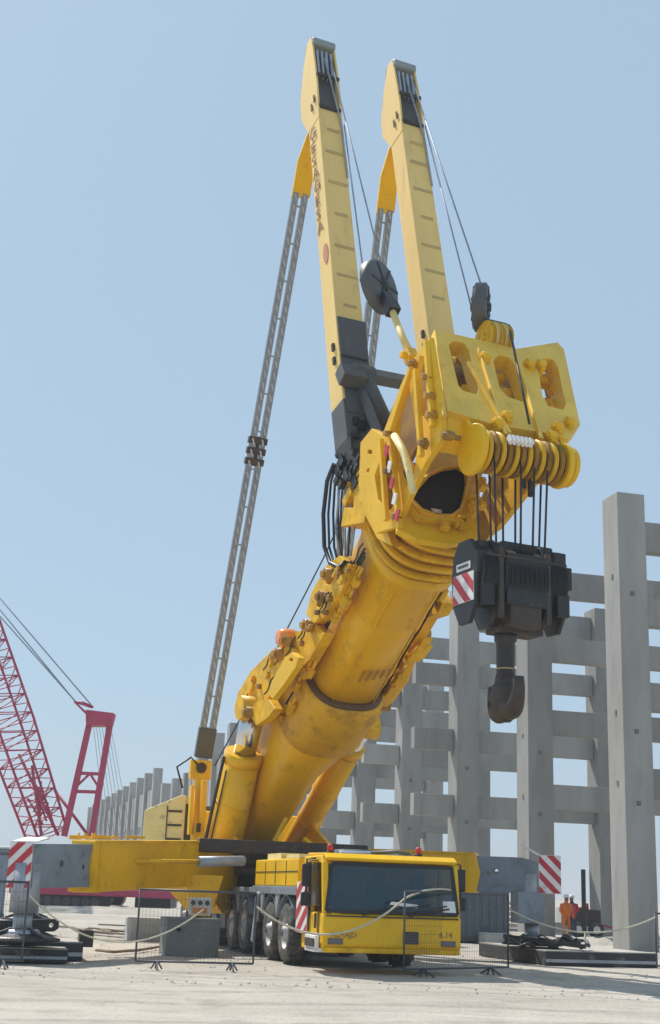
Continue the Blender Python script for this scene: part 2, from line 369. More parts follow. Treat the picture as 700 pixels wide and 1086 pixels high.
# ------------------------------------------------------------------ precast concrete frame
A0 = V((10.66, 46.95, 0)); SP = 8.45; WA = 1.12; DA = 1.25; BW = 7.3
bld = thing('concrete_frame_building', 'unfinished grey precast concrete frame of tall columns and cross beams running away behind the crane', 'building', A0)
LV = [2.7, 5.65, 8.75, 11.85, 14.75]
nbeam = 0; far = MB()
for k in range(0, 27):
    o = A0 + D*(SP*k)
    H = 16.1 - .03*k
    if k in (12, 13, 14): H = 13.2
    if k == 3: H = 14.8
    for j, base in enumerate((o, o + E*BW)):
        if j == 1 and k >= 6: continue
        hh = H if j == 0 else min(H, 15.6)
        b = MB()
        c = base + E*WA/2 + D*DA/2
        b.box(c + Z*hh/2, (WA, DA, hh+.3), (E, D, Z))
        # corbels under the beams
        for lv in LV[:-1]:
            pass
        b.build('column', M['concrete'], bld, bev=.03)
        # tie holes and recesses
    for i, lv in enumerate(LV):
        if (k in (12, 13, 14) and i == 4) or (k < 5 and i == 0): continue
        bh = 1.02 if i in (1, 2, 3) else 1.15
        off = D*(DA*.5 + (.0 if i % 2 else .08))
        segs = []
        if i in (1, 2, 3) and 2 <= k < 8: segs.append((-2.0, -.02))
        if k < 6: segs.append((WA+.02, BW-.02))
        elif k < 8: segs.append((WA+.02, WA+2.2))
        if k < 2: segs.append((BW+WA+.02, BW+WA+4.5))
        for a_, b_ in segs:
            tgt = far if nbeam >= 98 else MB()
            tgt.box(o + off + E*(a_+b_)/2 + Z*lv, (b_-a_, .55, bh), (E, D, Z))
            if tgt is not far: tgt.build('beam', M['concrete'], bld, bev=.02)
            nbeam += 1
    # long wall panels between the far columns
    if 8 <= k < 26:
        p0 = o + E*WA/2 + D*DA; 
        wl = MB(); top = H-2.3
        for (z0, z1) in ((0, 4.3), (5.3, 8.0), (9.0, top)):
            if z1 > z0: wl.box(p0 + D*(SP-DA)/2 + Z*(z0+z1)/2, (.3, SP-DA-.04, z1-z0), (E, D, Z))
        for q in range(1, 3): wl.box(p0 + D*(SP-DA)*q/3 + Z*top/2, (.42, .5, top-.1), (E, D, Z))
        wl.build('wall_panel', M['concrete'], bld)
if far.v: ob = far._build('beam', M['concrete'], bld); ob['kind'] = 'stuff'
# form-tie holes on the near columns
for k in range(0, 4):
    o = A0 + D*(SP*k)
    b = MB(); 
    for z in (4.9, 7.4, 12.4)[:3-k//2]:
        b.box(o + E*(WA*.45) - D*.012 + Z*z, (.16, .02, .16), (E, D, Z))
        b.box(o + D*(DA*.45) - E*.012 + Z*(z+.7), (.02, .12, .18), (E, D, Z))
    b.build('lifting_socket', M['socket'], bld)

# ------------------------------------------------------------------ THE CRANE
T0 = V((.12, 28.0, 0))
def tp(q, v, z): return T0 + E*q + D*v + Z*z
TA = (E, D, Z)
TF = Frame(T0, E, D, Z)
ROOT = T0 + E*1.5 + D*10
crane = thing('mobile_crane', 'huge yellow telescopic mobile crane with twin guy masts raised over its boom', 'crane', ROOT)
yl = M['yellow']
def tbox(b, q0, q1, v0, v1, z0, z1): return b.box(tp((q0+q1)/2, (v0+v1)/2, (z0+z1)/2), (q1-q0, v1-v0, z1-z0), TA)
def stripes(name, o, ax, ay, w_, h, parent, n=4, slope=1.0, red='stripe_red', lean=1):
    """warning panel: white plate with slanted red bars; o is its lower corner, ax/ay its edges"""
    nrm_ = ax.cross(ay).normalized()
    if nrm_.dot(CAM-o) < 0: nrm_ = -nrm_
    b = MB().plate([o, o+ax*w_, o+ax*w_+ay*h, o+ay*h], nrm_*.02)
    panel = b.build(name, M['white'], parent)
    r = MB(); per = (h + w_*slope)/n
    for i in range(-1, n+1):
        y0 = i*per; pts = []
        for (x_, y_) in ((0, y0), (w_, y0+w_*slope), (w_, y0+w_*slope+per*.5), (0, y0+per*.5)):
            pts.append((x_, y_ - w_*slope))
        def clip(ps, k, lim, sgn):
            out = []
            for a_, b_ in zip(ps, ps[1:]+ps[:1]):
                ia, ib = sgn*(a_[k]-lim) <= 0, sgn*(b_[k]-lim) <= 0
                if ia: out.append(a_)
                if ia != ib:
                    t = (lim-a_[k])/(b_[k]-a_[k]); out.append((a_[0]+(b_[0]-a_[0])*t, a_[1]+(b_[1]-a_[1])*t))
            return out
        pts = clip(clip(pts, 1, .01*h, -1), 1, h*.99, 1)
        if len(pts) >= 3:
            if lean < 0: pts = [(w_-x_, y_) for x_, y_ in pts]
            r.plate([o + ax*x_ + ay*y_ + nrm_*.014 for x_, y_ in pts], nrm_*.01)
    r.build('red_stripe', M[red], panel)
    return panel

# --- driver cab
cab = MB()
cab.plate([tp(1.52, v, z) for v, z in [(0.10, .42), (0.0, .55), (0.0, 1.10), (.05, 1.17), (1.78, 1.17), (1.78, .42)]], E*2.98)
cabo = cab._build('cab', yl, crane, bev=.11)
b = MB(); b.plate([tp(1.52, v, z) for v, z in [(1.60, 1.10), (1.60, 2.31), (1.78, 2.31), (1.78, 1.10)]], E*2.96); b.build('rear_wall', yl, cabo, bev=.03)
b = MB(); b.plate([tp(1.52, v, z) for v, z in [(.23, 2.13), (.40, 2.31), (1.60, 2.31), (1.60, 2.18), (.40, 2.16)]], E*2.96); b.build('roof_frame', yl, cabo, bev=.03)
for q in (.10, 2.94):
    b = MB(); b.beam(tp(q, .10, 1.15), tp(q, .28, 2.18), .13, .13, E); b.build('windscreen_pillar', yl, cabo, bev=.03)
    b = MB(); b.beam(tp(q, 1.18, 1.15), tp(q, 1.18, 2.18), .13, .08, E); b.build('door_pillar', yl, cabo, bev=.01)
b = MB(); tbox(b, .2, 2.84, .12, .42, 1.16, 1.24); b.build('dashboard', M['darkgrey'], cabo, bev=.03)
for q in (.55, 1.55, 2.45):
    b = MB(); tbox(b, q-.25, q+.25, 1.15, 1.27, 1.17, 1.78); tbox(b, q-.14, q+.14, 1.16, 1.25, 1.80, 2.0); b._build('seat', M['seat'], cabo, .03)
b = MB(); cc_ = tp(.62, .52, 1.36); ax1 = E; ax2 = (Z*.8+D*.6).normalized()
b.path([cc_+ax1*cos(i*pi/10)*.21+ax2*sin(i*pi/10)*.21 for i in range(21)], .018, 8); b.tube(cc_-ax2*.2, cc_+ax2*.2, .015, n=8); b.tube(cc_, tp(.62, .35, 1.2), .03, n=8); b.build('steering_wheel', M['black'], cabo)
# roof lip and visor
b = MB(); b.plate([tp(1.52, v, z) for v, z in [(.14, 2.20), (.10, 2.26), (.30, 2.36), (1.70, 2.38), (1.70, 2.32), (.36, 2.30)]], E*2.86)
b.build('roof', yl, cabo, bev=.02)
# windscreen follows the slanted front
def fr(q, z, out=.0):                 # a point on the slanted windscreen plane
    v = .06 + (z-1.16)*(.18/.98); return tp(q, v-out, z)
ws = MB(); nn = (E.cross((fr(0, 2)-fr(0, 1.2)).normalized())).normalized()
if nn.dot(CAM-T0) < 0: nn = -nn
out = [(.10, 1.20), (2.94, 1.20), (2.86, 2.14), (.24, 2.14)]
ws.plate([fr(q, z)+nn*.02 for q, z in out], nn*.03)
wso = ws.build('windscreen', M['glass'], cabo, bev=.01)
b = MB()
for (q0, z0), (q1, z1) in zip(out, out[1:]+out[:1]): b.beam(fr(q0, z0)+nn*.03, fr(q1, z1)+nn*.03, .07, .035, nn)
b.build('window_seal', M['black'], wso)
for q0, q1 in ((.9, 1.45), (1.9, 2.5)):
    b = MB(); b.beam(fr(q0, 1.17)+nn*.06, fr(q1+.25, 1.30)+nn*.06, .03, .02, nn); b.beam(fr(q0+.1, 1.22)+nn*.07, fr(q1+.9 if q1 < 2 else q1+.2, 1.36)+nn*.06, .025, .02, nn)
    b.tube(fr(q0, 1.16)+nn*.02, fr(q0, 1.16)+nn*.09, .035); b.build('wiper', M['black'], cabo)
# dashboard papers seen through the glass, a sticker on the glass
b = MB(); b.plate([fr(q, z)+nn*.042 for q, z in [(1.45, 1.36), (2.05, 1.30), (2.08, 1.37), (1.5, 1.42)]], nn*.006); b.build('paper', M['white'], wso)
b = MB(); b.plate([fr(q, z)+nn*.044 for q, z in [(2.62, 1.23), (2.95, 1.23), (2.95, 1.46), (2.62, 1.46)]], nn*.006); b.build('permit_sticker', M['white'], wso)
# front apron lines: centre joint, lower bumper curve, grille square, tow hooks
b = MB(); tbox(b, .05, 2.98, -.03, .02, .40, .50); b.build('bumper', M['yellow_worn'], cabo, bev=.03)
b = MB(); tbox(b, 1.74, 2.06, -.035, .02, .60, .84); go = b.build('grille', M['blackbrown'], cabo)
b = MB()
for i in range(4): tbox(b, 1.77, 2.03, -.045, -.03, .63+i*.05, .655+i*.05)
b.build('grille_slat', M['darkgrey'], go)
for q in (.30, 2.72):
    b = MB(); tbox(b, q-.16, q+.16, -.03, .02, .56, .68); b.build('headlight', M['lamp'], cabo, bev=.01)
b = MB(); tbox(b, .10, 2.94, -.018, .01, 1.10, 1.125); b.build('apron_seam', M['black'], cabo)
# cab left side: side window, door seam, handle
def sd(v, z, o_=0): return tp(.03-o_, v, z)
b = MB(); b.plate([sd(v, z) for v, z in [(.42, 1.30), (.55, 2.12), (1.15, 2.12), (1.15, 1.30)]], E*.05); sw = b.build('side_window', M['sideglass'], cabo)
b = MB(); b.plate([sd(v, z) for v, z in [(1.22, 1.25), (1.22, 2.16), (1.62, 2.16), (1.62, 1.25)]], E*.055); b.build('side_window', M['glass'], cabo)
b = MB(); pts = [sd(v, z, .02) for v, z in [(.30, 1.22), (.48, 2.2), (1.2, 2.2), (1.2, .7), (.35, .7)]]
for p0, p1 in zip(pts, pts[1:]+pts[:1]): b.beam(p0, p1, .025, .012, E)
dr = b.build('door_frame', M['black'], cabo)
b = MB(); b.beam(sd(.95, 1.05, .05), sd(.95, 1.2, .05), .04, .03, E); b.beam(sd(.5, .85, .04), sd(.5, 1.15, .04), .05, .03, E); b.build('handle', M['black'], cabo)
# mirrors
for side, q, v in ((-1, -.16, .75), (1, 3.12, .35)):
    b = MB(); b.box(tp(q, v, 1.90), (.20, .10, .46), TA); b.box(tp(q, v, 1.42), (.22, .10, .28), TA)
    mo = b.build('mirror', M['black'], crane, bev=.03)
    b = MB(); b.path([tp(1.5+side*1.42, v+.05, 2.26), tp(q, v+.02, 2.22), tp(q, v+.02, 1.3)], .022); b.build('mirror_arm', M['black'], mo)
# bumper corner step with light, side warning stripe
b = MB(); tbox(b, -.10, .16, .10, .95, .40, .48); tbox(b, -.10, -.02, .1, .95, .44, .72); st = b.build('step', M['white'], crane, bev=.01)
b = MB(); tbox(b, -.13, -.09, .15, .85, .50, .66); b.build('step_light', M['blackbrown'], st)
stripes('warning_panel', tp(-.03, 2.05, .72), -D, Z, .95, 1.05, crane, n=4, slope=.6, lean=1)
# roof beacons, lamp stack
for q, v in ((.45, 1.2), (2.35, .9)):
    b = MB(); b.tube(tp(q, v, 2.36), tp(q, v, 2.42), .09); o = b.build('beacon', M['black'], crane)
    b = MB(); b.lathe([(0, .07), (.12, .065), (.15, .03)], tp(q, v, 2.42), Z, 14); b.build('lens', M['stripe_red'], o)
b = MB(); b.path([tp(2.1, .8, 2.4), tp(1.9, 1.0, 2.46), tp(1.4, 1.3, 2.42)], .04); b.build('roof_hose', M['darkgrey'], crane)
# lettering on the apron
def text(s, o, ax, ay, size, m, parent, name='lettering', depth=.006, shear=0, extrude=True):
    cu = bpy.data.curves.new('t', 'FONT'); cu.body = s; cu.size = size; cu.extrude = depth/2; cu.shear = shear
    to = bpy.data.objects.new('t', cu); col.objects.link(to); dg = bpy.context.evaluated_depsgraph_get(); dg.update()
    me = bpy.data.meshes.new_from_object(to.evaluated_get(dg)); 
    vs_ = [v.co.copy() for v in me.vertices]; fs_ = [tuple(p.vertices) for p in me.polygons]
    bpy.data.objects.remove(to); bpy.data.curves.remove(cu); bpy.data.meshes.remove(me)
    az = ax.cross(ay).normalized(); b = MB(); b.add([o + ax*p.x + ay*p.y + az*p.z for p in vs_], fs_)
    return b.build(name, m, parent)
text('ALMAJD', tp(.20, -.008, .70), E, Z, .15, M['ink'], cabo)
text('6.14', tp(2.52, -.008, .74), E, Z, .17, M['ink'], cabo)

# --- carrier: frame, deck boxes, mudguards, wheels
b = MB(); tbox(b, .55, 2.45, 1.9, 19.5, .75, 1.45); b.build('carrier_frame', M['darkgrey'], crane, bev=.03)
b = MB(); tbox(b, -.02, 3.02, 2.2, 6.9, 1.48, 1.66); tbox(b, 0, 3.0, 6.95, 15.5, 1.50, 1.62); b.build('deck', M['bluegrey'], crane, bev=.015)
b = MB(); tbox(b, 0, 1.0, 2.15, 6.7, 1.66, 2.28); tb = b.build('tool_box', yl, crane, bev=.03)
b = MB(); 
for v in (3.3, 4.4, 5.5): tbox(b, -.012, .01, v, v+.02, 1.70, 2.22)
tbox(b, -.012, .01, 2.2, 6.6, 1.98, 2.0); b.build('seam', M['blackbrown'], tb)
b = MB(); tbox(b, .45, .95, 2.135, 2.15, 1.72, 2.2); b.build('vent', M['yellow_worn'], tb)
b = MB(); tbox(b, .02, .5, 2.2, 3.4, 2.285, 2.36); tbox(b, .1, .9, 4.3, 5.8, 2.285, 2.42); b.build('lid', M['cream'], tb)
b = MB(); tbox(b, 1.2, 3.0, 2.2, 6.7, 1.66, 2.15); b.build('engine_cover', M['bluegrey'], crane, bev=.05)
b = MB(); tbox(b, 1.4, 2.2, 3.6, 4.4, 2.15, 2.55); b.tube(tp(1.2, 3.2, 2.35), tp(2.9, 3.0, 2.35), .16); b.build('exhaust', M['bluegrey'], crane, bev=.03)
WV = [3.35, 5.0, 8.0, 9.65, 12.3, 13.95, 16.2, 17.85]
for i, v in enumerate(WV[:5]):
    g_ = MB(); c = tp(.12, v, 0)
    ring = []
    for an in range(-20, 201, 20):
        a_ = radians(an); ring.append((v + cos(a_)*.80, .70+sin(a_)*.78))
    for (v0, z0), (v1, z1) in zip(ring, ring[1:]):
        if z0 > .9 and z1 > .9: g_.beam(tp(.28, v0, z0), tp(.28, v1, z1), .52, .02, E.cross(tp(0, v1, z1)-tp(0, v0, z0)))
    g_.build('mudguard', M['bluegrey'], crane)
    vb = MB(); 
    vb.plate([tp(.02, v+.62, 1.48), tp(.02, v+1.03, 1.48), tp(.02, v+.86, 1.02), tp(.02, v+.79, 1.02)], E*.04); vb.build('fender_stay', M['galv'], crane)
def wheel(v, q, s_):
    c = tp(q, v, .66); ax = E*s_              # s_ = +1: outside faces -E
    t_ = MB(); R = .66; W = .44
    pr = [(0, .36), (-.0, .40), (-.02, .56), (.03, .63), (.09, .66), (W-.09, .66), (W-.03, .63), (W+.02, .56), (W, .38)]
    t_.lathe(pr, c, ax, 36, close=False)
    for i in range(30):                      # tread lugs
        an = 2*pi*i/30; rr = D*cos(an)+Z*sin(an)
        t_.box(c + ax*(.11 if i % 2 else W-.11) + rr*.663, (.17, .05, .03), (E, rr.cross(E), rr))
    w_ = t_.build('wheel', M['rubber'], crane)
    r_ = MB(); r_.lathe([(.0, .37), (.02, .34), (.10, .30), (.14, .22), (.06, .20), (.03, .15), (-.04, .14), (-.05, .05), (-.05, .001)], c, ax, 28, close=False)
    for i in range(10):
        an = 2*pi*i/10; r_.tube(c+ax*.12+(D*cos(an)+Z*sin(an))*.25, c+ax*.06+(D*cos(an)+Z*sin(an))*.25, .02, n=6)
    r_.build('rim', M['rim'], w_)
    h_ = MB(); h_.lathe([(-.07, .001), (-.07, .06), (-.03, .11), (.02, .12)], c, ax, 20, close=False); h_.build('hub', M['darkgrey'], w_)
for v in WV:
    wheel(v, .02, 1); wheel(v, 2.98, -1)
for v in WV: 
    b = MB().tube(tp(.4, v, .66), tp(2.6, v, .66), .13); b.box(tp(1.5, v, .68), (.5, .5, .42), TA); b.build('axle', M['black'], crane)
# dark steps and hoses between the wheel groups (left side), ladder strut
b = MB(); b.beam(tp(-.03, 6.1, 1.5), tp(-.05, 6.45, .35), .16, .06, E); b.build('ladder', M['galv'], crane)
b = MB(); tbox(b, .05, .5, 6.3, 6.9, .8, 1.4); b.build('battery_box', M['darkgrey'], crane, bev=.02)
b = MB(); tbox(b, .02, .7, 10.6, 11.4, .5, 1.5); b.build('fuel_tank', M['darkgrey'], crane, bev=.03)

# --- star outriggers
def outrigger(root, tip, zt0, zt1, h0, h1, wd, split, plate_side):
    """a yellow outer beam with the grey telescoped beam coming out of it, a leg with its foot"""
    d = (tip-root); L = d.length; d.normalize(); sdv = V((-d.y, d.x, 0))
    def P(s_, o_, z_): return root + d*s_ + sdv*o_ + Z*z_
    zt = lambda s_: zt0 + (zt1-zt0)*s_/L
    yb = MB(); s1 = split*L
    yb.plate([P(0, 0, zt(0)), P(s1, 0, zt(s1)), P(s1+.12, 0, zt(s1)-h0*.5), P(s1, 0, zt(s1)-h0), P(L*.22, 0, zt(0)-h0-.05), P(L*.10, 0, zt(0)-h0-.75), P(0, 0, zt(0)-h0-.75)], sdv*wd)
    yo = yb.build('outrigger_beam', M['yellow_boom'], crane, bev=.02)
    db = MB()
    db.plate([P(s1*.2, 0, zt(0)+.012), P(s1-.05, 0, zt(s1)+.012), P(s1-.05, 0, zt(s1)-.05), P(s1*.2, 0, zt(0)-.05)], sdv*(wd+.06))
    db.plate([P(s1-.30, 0, zt(s1)+.02), P(s1-.22, 0, zt(s1)+.02), P(s1-.22, 0, zt(s1)-h0-.01), P(s1-.30, 0, zt(s1)-h0-.01)], sdv*(wd+.05))
    db.build('edge_rail', M['yellow_worn'], yo)
    gb = MB(); g0 = .07
    hole = [P(L-1.15+cos(2*pi*i/12)*.075, 0, zt(L)-.45+sin(2*pi*i/12)*.075) for i in range(12)]
    hole2 = [P(s1+.35+cos(2*pi*i/12)*.06, 0, zt(L)-.5+sin(2*pi*i/12)*.06) for i in range(12)]
    gb.plate([P(s1-.2, 0, zt(s1)-g0), P(L-.45, 0, zt(L)-g0), P(L, 0, zt(L)-.18), P(L, 0, zt(L)-h1), P(s1-.2, 0, zt(s1)-h1-.02)], sdv*(wd-.12), [hole, hole2])
    go_ = gb.build('inner_beam', M['bluegrey'], yo, bev=.015)
    lb = MB(); lc = P(L-.22, 0, 0)
    lb.tube(lc+Z*(zt(L)-h1+.5), lc+Z*.95, .30, n=24); lb.tube(lc+Z*.96, lc+Z*.60, .20, n=20)
    lb.tube(lc+Z*.62, lc+Z*.50, .34, .44, n=20)
    lo = lb.build('outrigger_leg', M['galv'], yo)
    fb = MB(); fb.lathe([(0, .80), (.05, .80), (.09, .62), (.14, .40), (.20, .3)], lc+Z*.40, Z, 26); 
    for i in range(4):
        an = pi/4+i*pi/2; u_ = V((cos(an), sin(an), 0)); fb.beam(lc+Z*.46+u_*.75, lc+Z*.62+u_*.25, .07, .09, Z)
    fb.build('foot_plate', M['black'], lo)
    return P, L, zt, yo, sdv, d
LR = tp(.1, 10.6, 0); LT = V((-6.15, 28.5, 0))
P, L, zt, yo, sdv, dd = outrigger(LR, LT, 2.78, 2.42, 1.12, .98, .62, .77, 0)
ex = sdv if (P(L, .3, 0)-P(L, -.3, 0)).x > 0 else -sdv
o_ = P(L, 0, zt(L)-.99) - ex*.33 + dd*.03
stripes('warning_panel', o_+ex*.02, ex, Z, .56, .94, yo, n=4, slope=.9)
b = MB(); b.plate([P(L-.02, -.3, zt(L)-.05), P(L-.02, .3, zt(L)-.05), P(L-.5, .3, zt(L)+.05), P(L-.5, -.3, zt(L)+.05)], Z*.03); b.build('end_cover', M['white'], yo)
RR = tp(2.7, 9.6, 0); RTIP = V((5.95, 36.6, 0))
P, L, zt, yo2, sdv, dd = outrigger(RR, RTIP, 2.74, 2.70, 1.05, .98, .62, .71, 0)
ex = (E*.95 + V((.1, -.25, 0))).normalized()
o_ = V((5.85, 36.1, 1.72)); 
stripes('warning_panel', o_, ex, Z, .58, .98, yo2, n=4, slope=1.0, lean=-1)
b = MB(); b.beam(V((5.35, 36.2, 2.98)), V((5.9, 36.15, 2.68)), .12, .05); b.build('handle_bar', M['white'], yo2)
b = MB(); b.box(RTIP + V((-.35, -.1, 1.35)), (.75, .55, .8), TA); b.build('leg_housing', M['bluegrey'], yo2, bev=.02)
# rear outriggers folded out behind (short stubs seen past the turntable)
for q, tip in ((.3, tp(-5.2, 17.5, 0)), (2.7, tp(8.2, 17.0, 0))):
    outrigger(tp(q, 13.5, 0), tip, 2.5, 2.4, 1.0, .9, .6, .55, 0)
# hydraulic swing cylinder lying along the left beam
b = MB(); c0, c1, c2 = at(258, 913, 34.6), at(210, 914, 33.8), at(118, 913, 32.0)
b.tube(c0, c1, .13, n=18); sc_ = b.build('swing_cylinder', M['galv'], crane)
b = MB(); b.tube(c1, c2, .055, n=12); b.build('piston_rod', M['yellow_worn'], sc_)
b = MB(); b.box(c2, (.3, .16, .12), (E, D, Z)); b.build('rod_eye', M['yellow_worn'], sc_)
# rear bracket under the left beam with a plate of lamps
b = MB(); c = at(213, 960, 35.5); b.plate([c+V((-.45, 0, .75)), c+V((.55, 0, .75)), c+V((.35, 0, -.05)), c+V((-.3, 0, -.05))], Y_*.3); b.build('bracket', M['yellow'], crane, bev=.03)
c = at(212, 961, 34.6); b = MB(); b.box(c, (.58, .04, .42), (E, D, Z)); lp = b.build('lamp_board', M['white'], crane)
for i in (-1, 0, 1):
    b = MB(); b.tube(c+E*i*.18+Z*.08-D*.02, c+E*i*.18+Z*.08-D*.05, .06, n=12); b.build('lamp', M['darkgrey'], lp)
b = MB(); b.box(c-D*.03-Z*.10, (.36, .02, .13), TA); b.build('reflector', M['amber'], lp)

# --- turntable and superstructure
HP = at(520, 430, 28.3); SC = V((-1.06, 38.5, 0)); bh = V((HP.x-SC.x, HP.y-SC.y, 0)).normalized()
PB = SC - bh*2; PB.z = 3.3
A = (HP-PB).normalized(); Lr = A.cross(Z).normalized(); Nn = Lr.cross(A)
if Nn.z < 0: Nn = -Nn
if Lr.x < 0: Lr = -Lr
BF = Frame(PB, A, Lr, Nn); bp = BF
BA = (A, Lr, Nn); SA = (bh, Lr, Z)
def sp(f, q, z): return SC + bh*f + Lr*q + Z*z
b = MB(); b.lathe([(0, 1.25), (.32, 1.25), (.32, 1.45), (.6, 1.45)], SC+Z*1.62, Z, 40); b.build('turntable', M['darkgrey'], crane)
b = MB(); b.box(sp(-2.2, 0, 2.40), (7.4, 3.0, .36), SA); b.build('slewing_platform', M['blackbrown'], crane, bev=.03)
for q in (-1.42, 1.42):
    b = MB(); b.plate([sp(1.2, q, 2.5), sp(.2, q, 2.9), sp(-1.6, q, 3.7), sp(-3.2, q, 3.8), sp(-4.2, q, 2.5)], Lr*.12); b.build('side_frame', yl, crane, bev=.02)
b = MB(); b.box(sp(-5.2, 0, 3.2), (2.2, 3.4, 1.6), SA); b.box(sp(-6.9, 0, 3.0), (1.2, 3.2, 1.5), SA); b.build('counterweight', M['darkgrey'], crane, bev=.05)
# louvred engine housing, left
c = [at(155, 897, 41), at(198, 897, 41)]
hb = MB(); e1 = (c[1]-c[0]); e1.z = 0; wid = e1.length; e1.normalize(); f1 = V((-e1.y, e1.x, 0)); o = V((c[0].x, c[0].y, 0))
zb = 2.55; h1 = 1.15; h2 = 1.62
hb.plate([o+Z*zb, o+e1*wid+Z*zb, o+e1*wid+Z*(zb+h2), o+e1*(wid*.88)+Z*(zb+h2), o+e1*.02+Z*(zb+h1)], f1*2.2); ho = hb.build('engine_housing', M['cream'], crane, bev=.03)
b = MB()
for zz in (.35, .75, 1.15): b.box(o+e1*wid*.76+Z*(zb+zz)-f1*1.11, (wid*.34, .03, .06), (e1, f1, Z))
b.box(o+e1*wid*.57+Z*(zb+.7)-f1*1.11, (.03, .03, 1.2), (e1, f1, Z)); b.build('louvre', M['blackbrown'], ho)
b = MB(); b.box(o+e1*(wid+.12)+Z*(zb+.7)-f1*.9, (.22, .3, 1.35), (e1, f1, Z)); b.build('cooler', M['blackbrown'], ho)
# left guy anchor tower
an_l = at(216, 798, 40.0)
b = MB(); q0 = at(208, 897, 39.2); q1 = at(212, 822, 39.8)
b.beam(q0, q1, .42, .30, E); b.box(q1+Z*.15, (.62, .3, .55), (E, D, Z)); b.box(q0+Z*.9+E*.12, (.16, .34, 1.9), TA); b.box(q0+Z*1.0-E*.22, (.10, .3, 1.4), TA)
ao = b.build('guy_anchor', yl, crane, bev=.02)
b = MB(); b.tube(q1+Z*.2-D*.25, q1+Z*.2+D*.25, .15); b.box(q0+Z*.5-D*.25, (.12, .06, .25), TA); b.build('pin', M['blackbrown'], ao)
b = MB(); b.path([q0+Z*1.6-E*.5, q0+Z*2.2-E*.7, q0+Z*2.5-E*.3, q0+Z*2.3-E*.1], .03); b.build('hose', M['hose'], crane)
# small red/brown fittings on the outrigger top
for i in range(9):
    c = at(75+random.random()*70, 889, 33.5-i*.25+random.random()); b = MB(); b.box(c+Z*.02, (.15+.35*random.random(), .15, .04+.06*random.random()), (E, D, Z)); b.tube(c, c+Z*(.06+.12*random.random()), .025, n=8)
    b.build('fitting', M['yellow_worn'], crane)

# --- boom sections
def oval(s_, w_, h, up=0.0, n=40, sh=0.0):
    r = []
    for i in range(n):
        a_ = 2*pi*i/n; ca, sa = cos(a_), sin(a_)
        ex_ = .42 if sa > 0 else .72            # boxy on top, rounded below
        r.append(bp(s_, math.copysign(abs(ca)**ex_, ca)*w_/2 + sh, math.copysign(abs(sa)**ex_, sa)*h/2 + up))
    return r
def sect(name, stops, m, parent=crane, cap=(True, True), bev=0):
    b = MB(); b.loft([oval(s_, w_, h, u) for s_, w_, h, u in stops], True, cap); return b.build(name, m, parent, bev)
b = MB(); b.loft([oval(s_, w_, h, 0, 40, sh) for s_, w_, h, sh in ((-1.4, 1.30, 1.9, -.22), (0, 1.40, 2.0, -.25), (3.6, 1.62, 2.2, -.22), (4.6, 1.95, 2.4, -.05), (5.7, 2.1, 2.45, 0))])
base = b.build('boom_base_section', M['yellow_boom'], crane)
sect('boom_foot', [(-1.9, .8, 1.2, 0), (-1.35, 1.1, 1.7, 0)], M['grease_yellow'])
colr = sect('boom_collar', [(4.9, 2.14, 2.47, 0), (5.0, 2.36, 2.70, 0), (5.5, 2.40, 2.76, 0), (6.75, 2.40, 2.76, 0), (6.85, 2.30, 2.66, 0), (6.86, 2.05, 2.4, 0)], M['collar_yellow'])
sect('boom_wear_ring', [(6.84, 2.22, 2.56, 0), (6.92, 2.22, 2.56, 0), (6.94, 1.95, 2.25, 0)], M['ring_brown'], colr)
sect('telescopic_section', [(6.2, 1.90, 2.20, 0), (12.9, 1.86, 2.2, 0)], M['yellow_boom'])
c2 = sect('boom_collar', [(9.7, 1.88, 2.2, 0), (9.76, 1.98, 2.30, 0), (11.2, 2.02, 2.36, 0), (11.25, 2.2, 2.56, 0), (11.6, 2.3, 2.62, 0)], M['yellow_boom'])
for k, s_ in enumerate((11.65, 12.0, 12.35, 12.7)):
    ww = 2.42+.14*k
    sect('boom_flange', [(s_, ww-.3, ww+.0, 0), (s_+.02, ww, ww+.28, 0), (s_+.13, ww, ww+.28, 0), (s_+.15, ww-.3, ww, 0)], M['yellow_boom'] if k % 2 else M['yellow_worn'], c2)
    sect('flange_gap', [(s_+.14, ww-.22, ww+.05, 0), (s_+.36, ww-.2, ww+.05, 0)], M['grease_yellow'], c2)
# underside pad tracks / slots on the tube (worn paint marks)
b = MB()
for i in range(7):
    q = -.15+i*.17; wq = -1.14+ (abs(q)**3)*.12
    b.box(bp(8.0+.05*i, q, wq-.0), (.40-.03*i, .07, .012), BA)
b.build('slot', M['grease_yellow'], base)
b = MB()
for q, w_ in ((-.55, -1.09), (.62, -1.07)): b.tube(bp(7.0, q, w_), bp(12.0, q, w_), .018, n=6)
b.build('weld_seam', M['yellow_boom'], base)
b = MB()
for k in range(3): b.path([bp(6.9+.5*i, 1.0+.02*k, -.35-.12*k+.03*sin(i*1.7+k)) for i in range(10)], .03, 6)
for k in range(3): b.path([bp(5.2+.5*i, -1.12-.04*k, .1-.14*k+.03*sin(i*1.3+k)) for i in range(13)], .03, 6)
b.build('conduit', M['hose'], base)
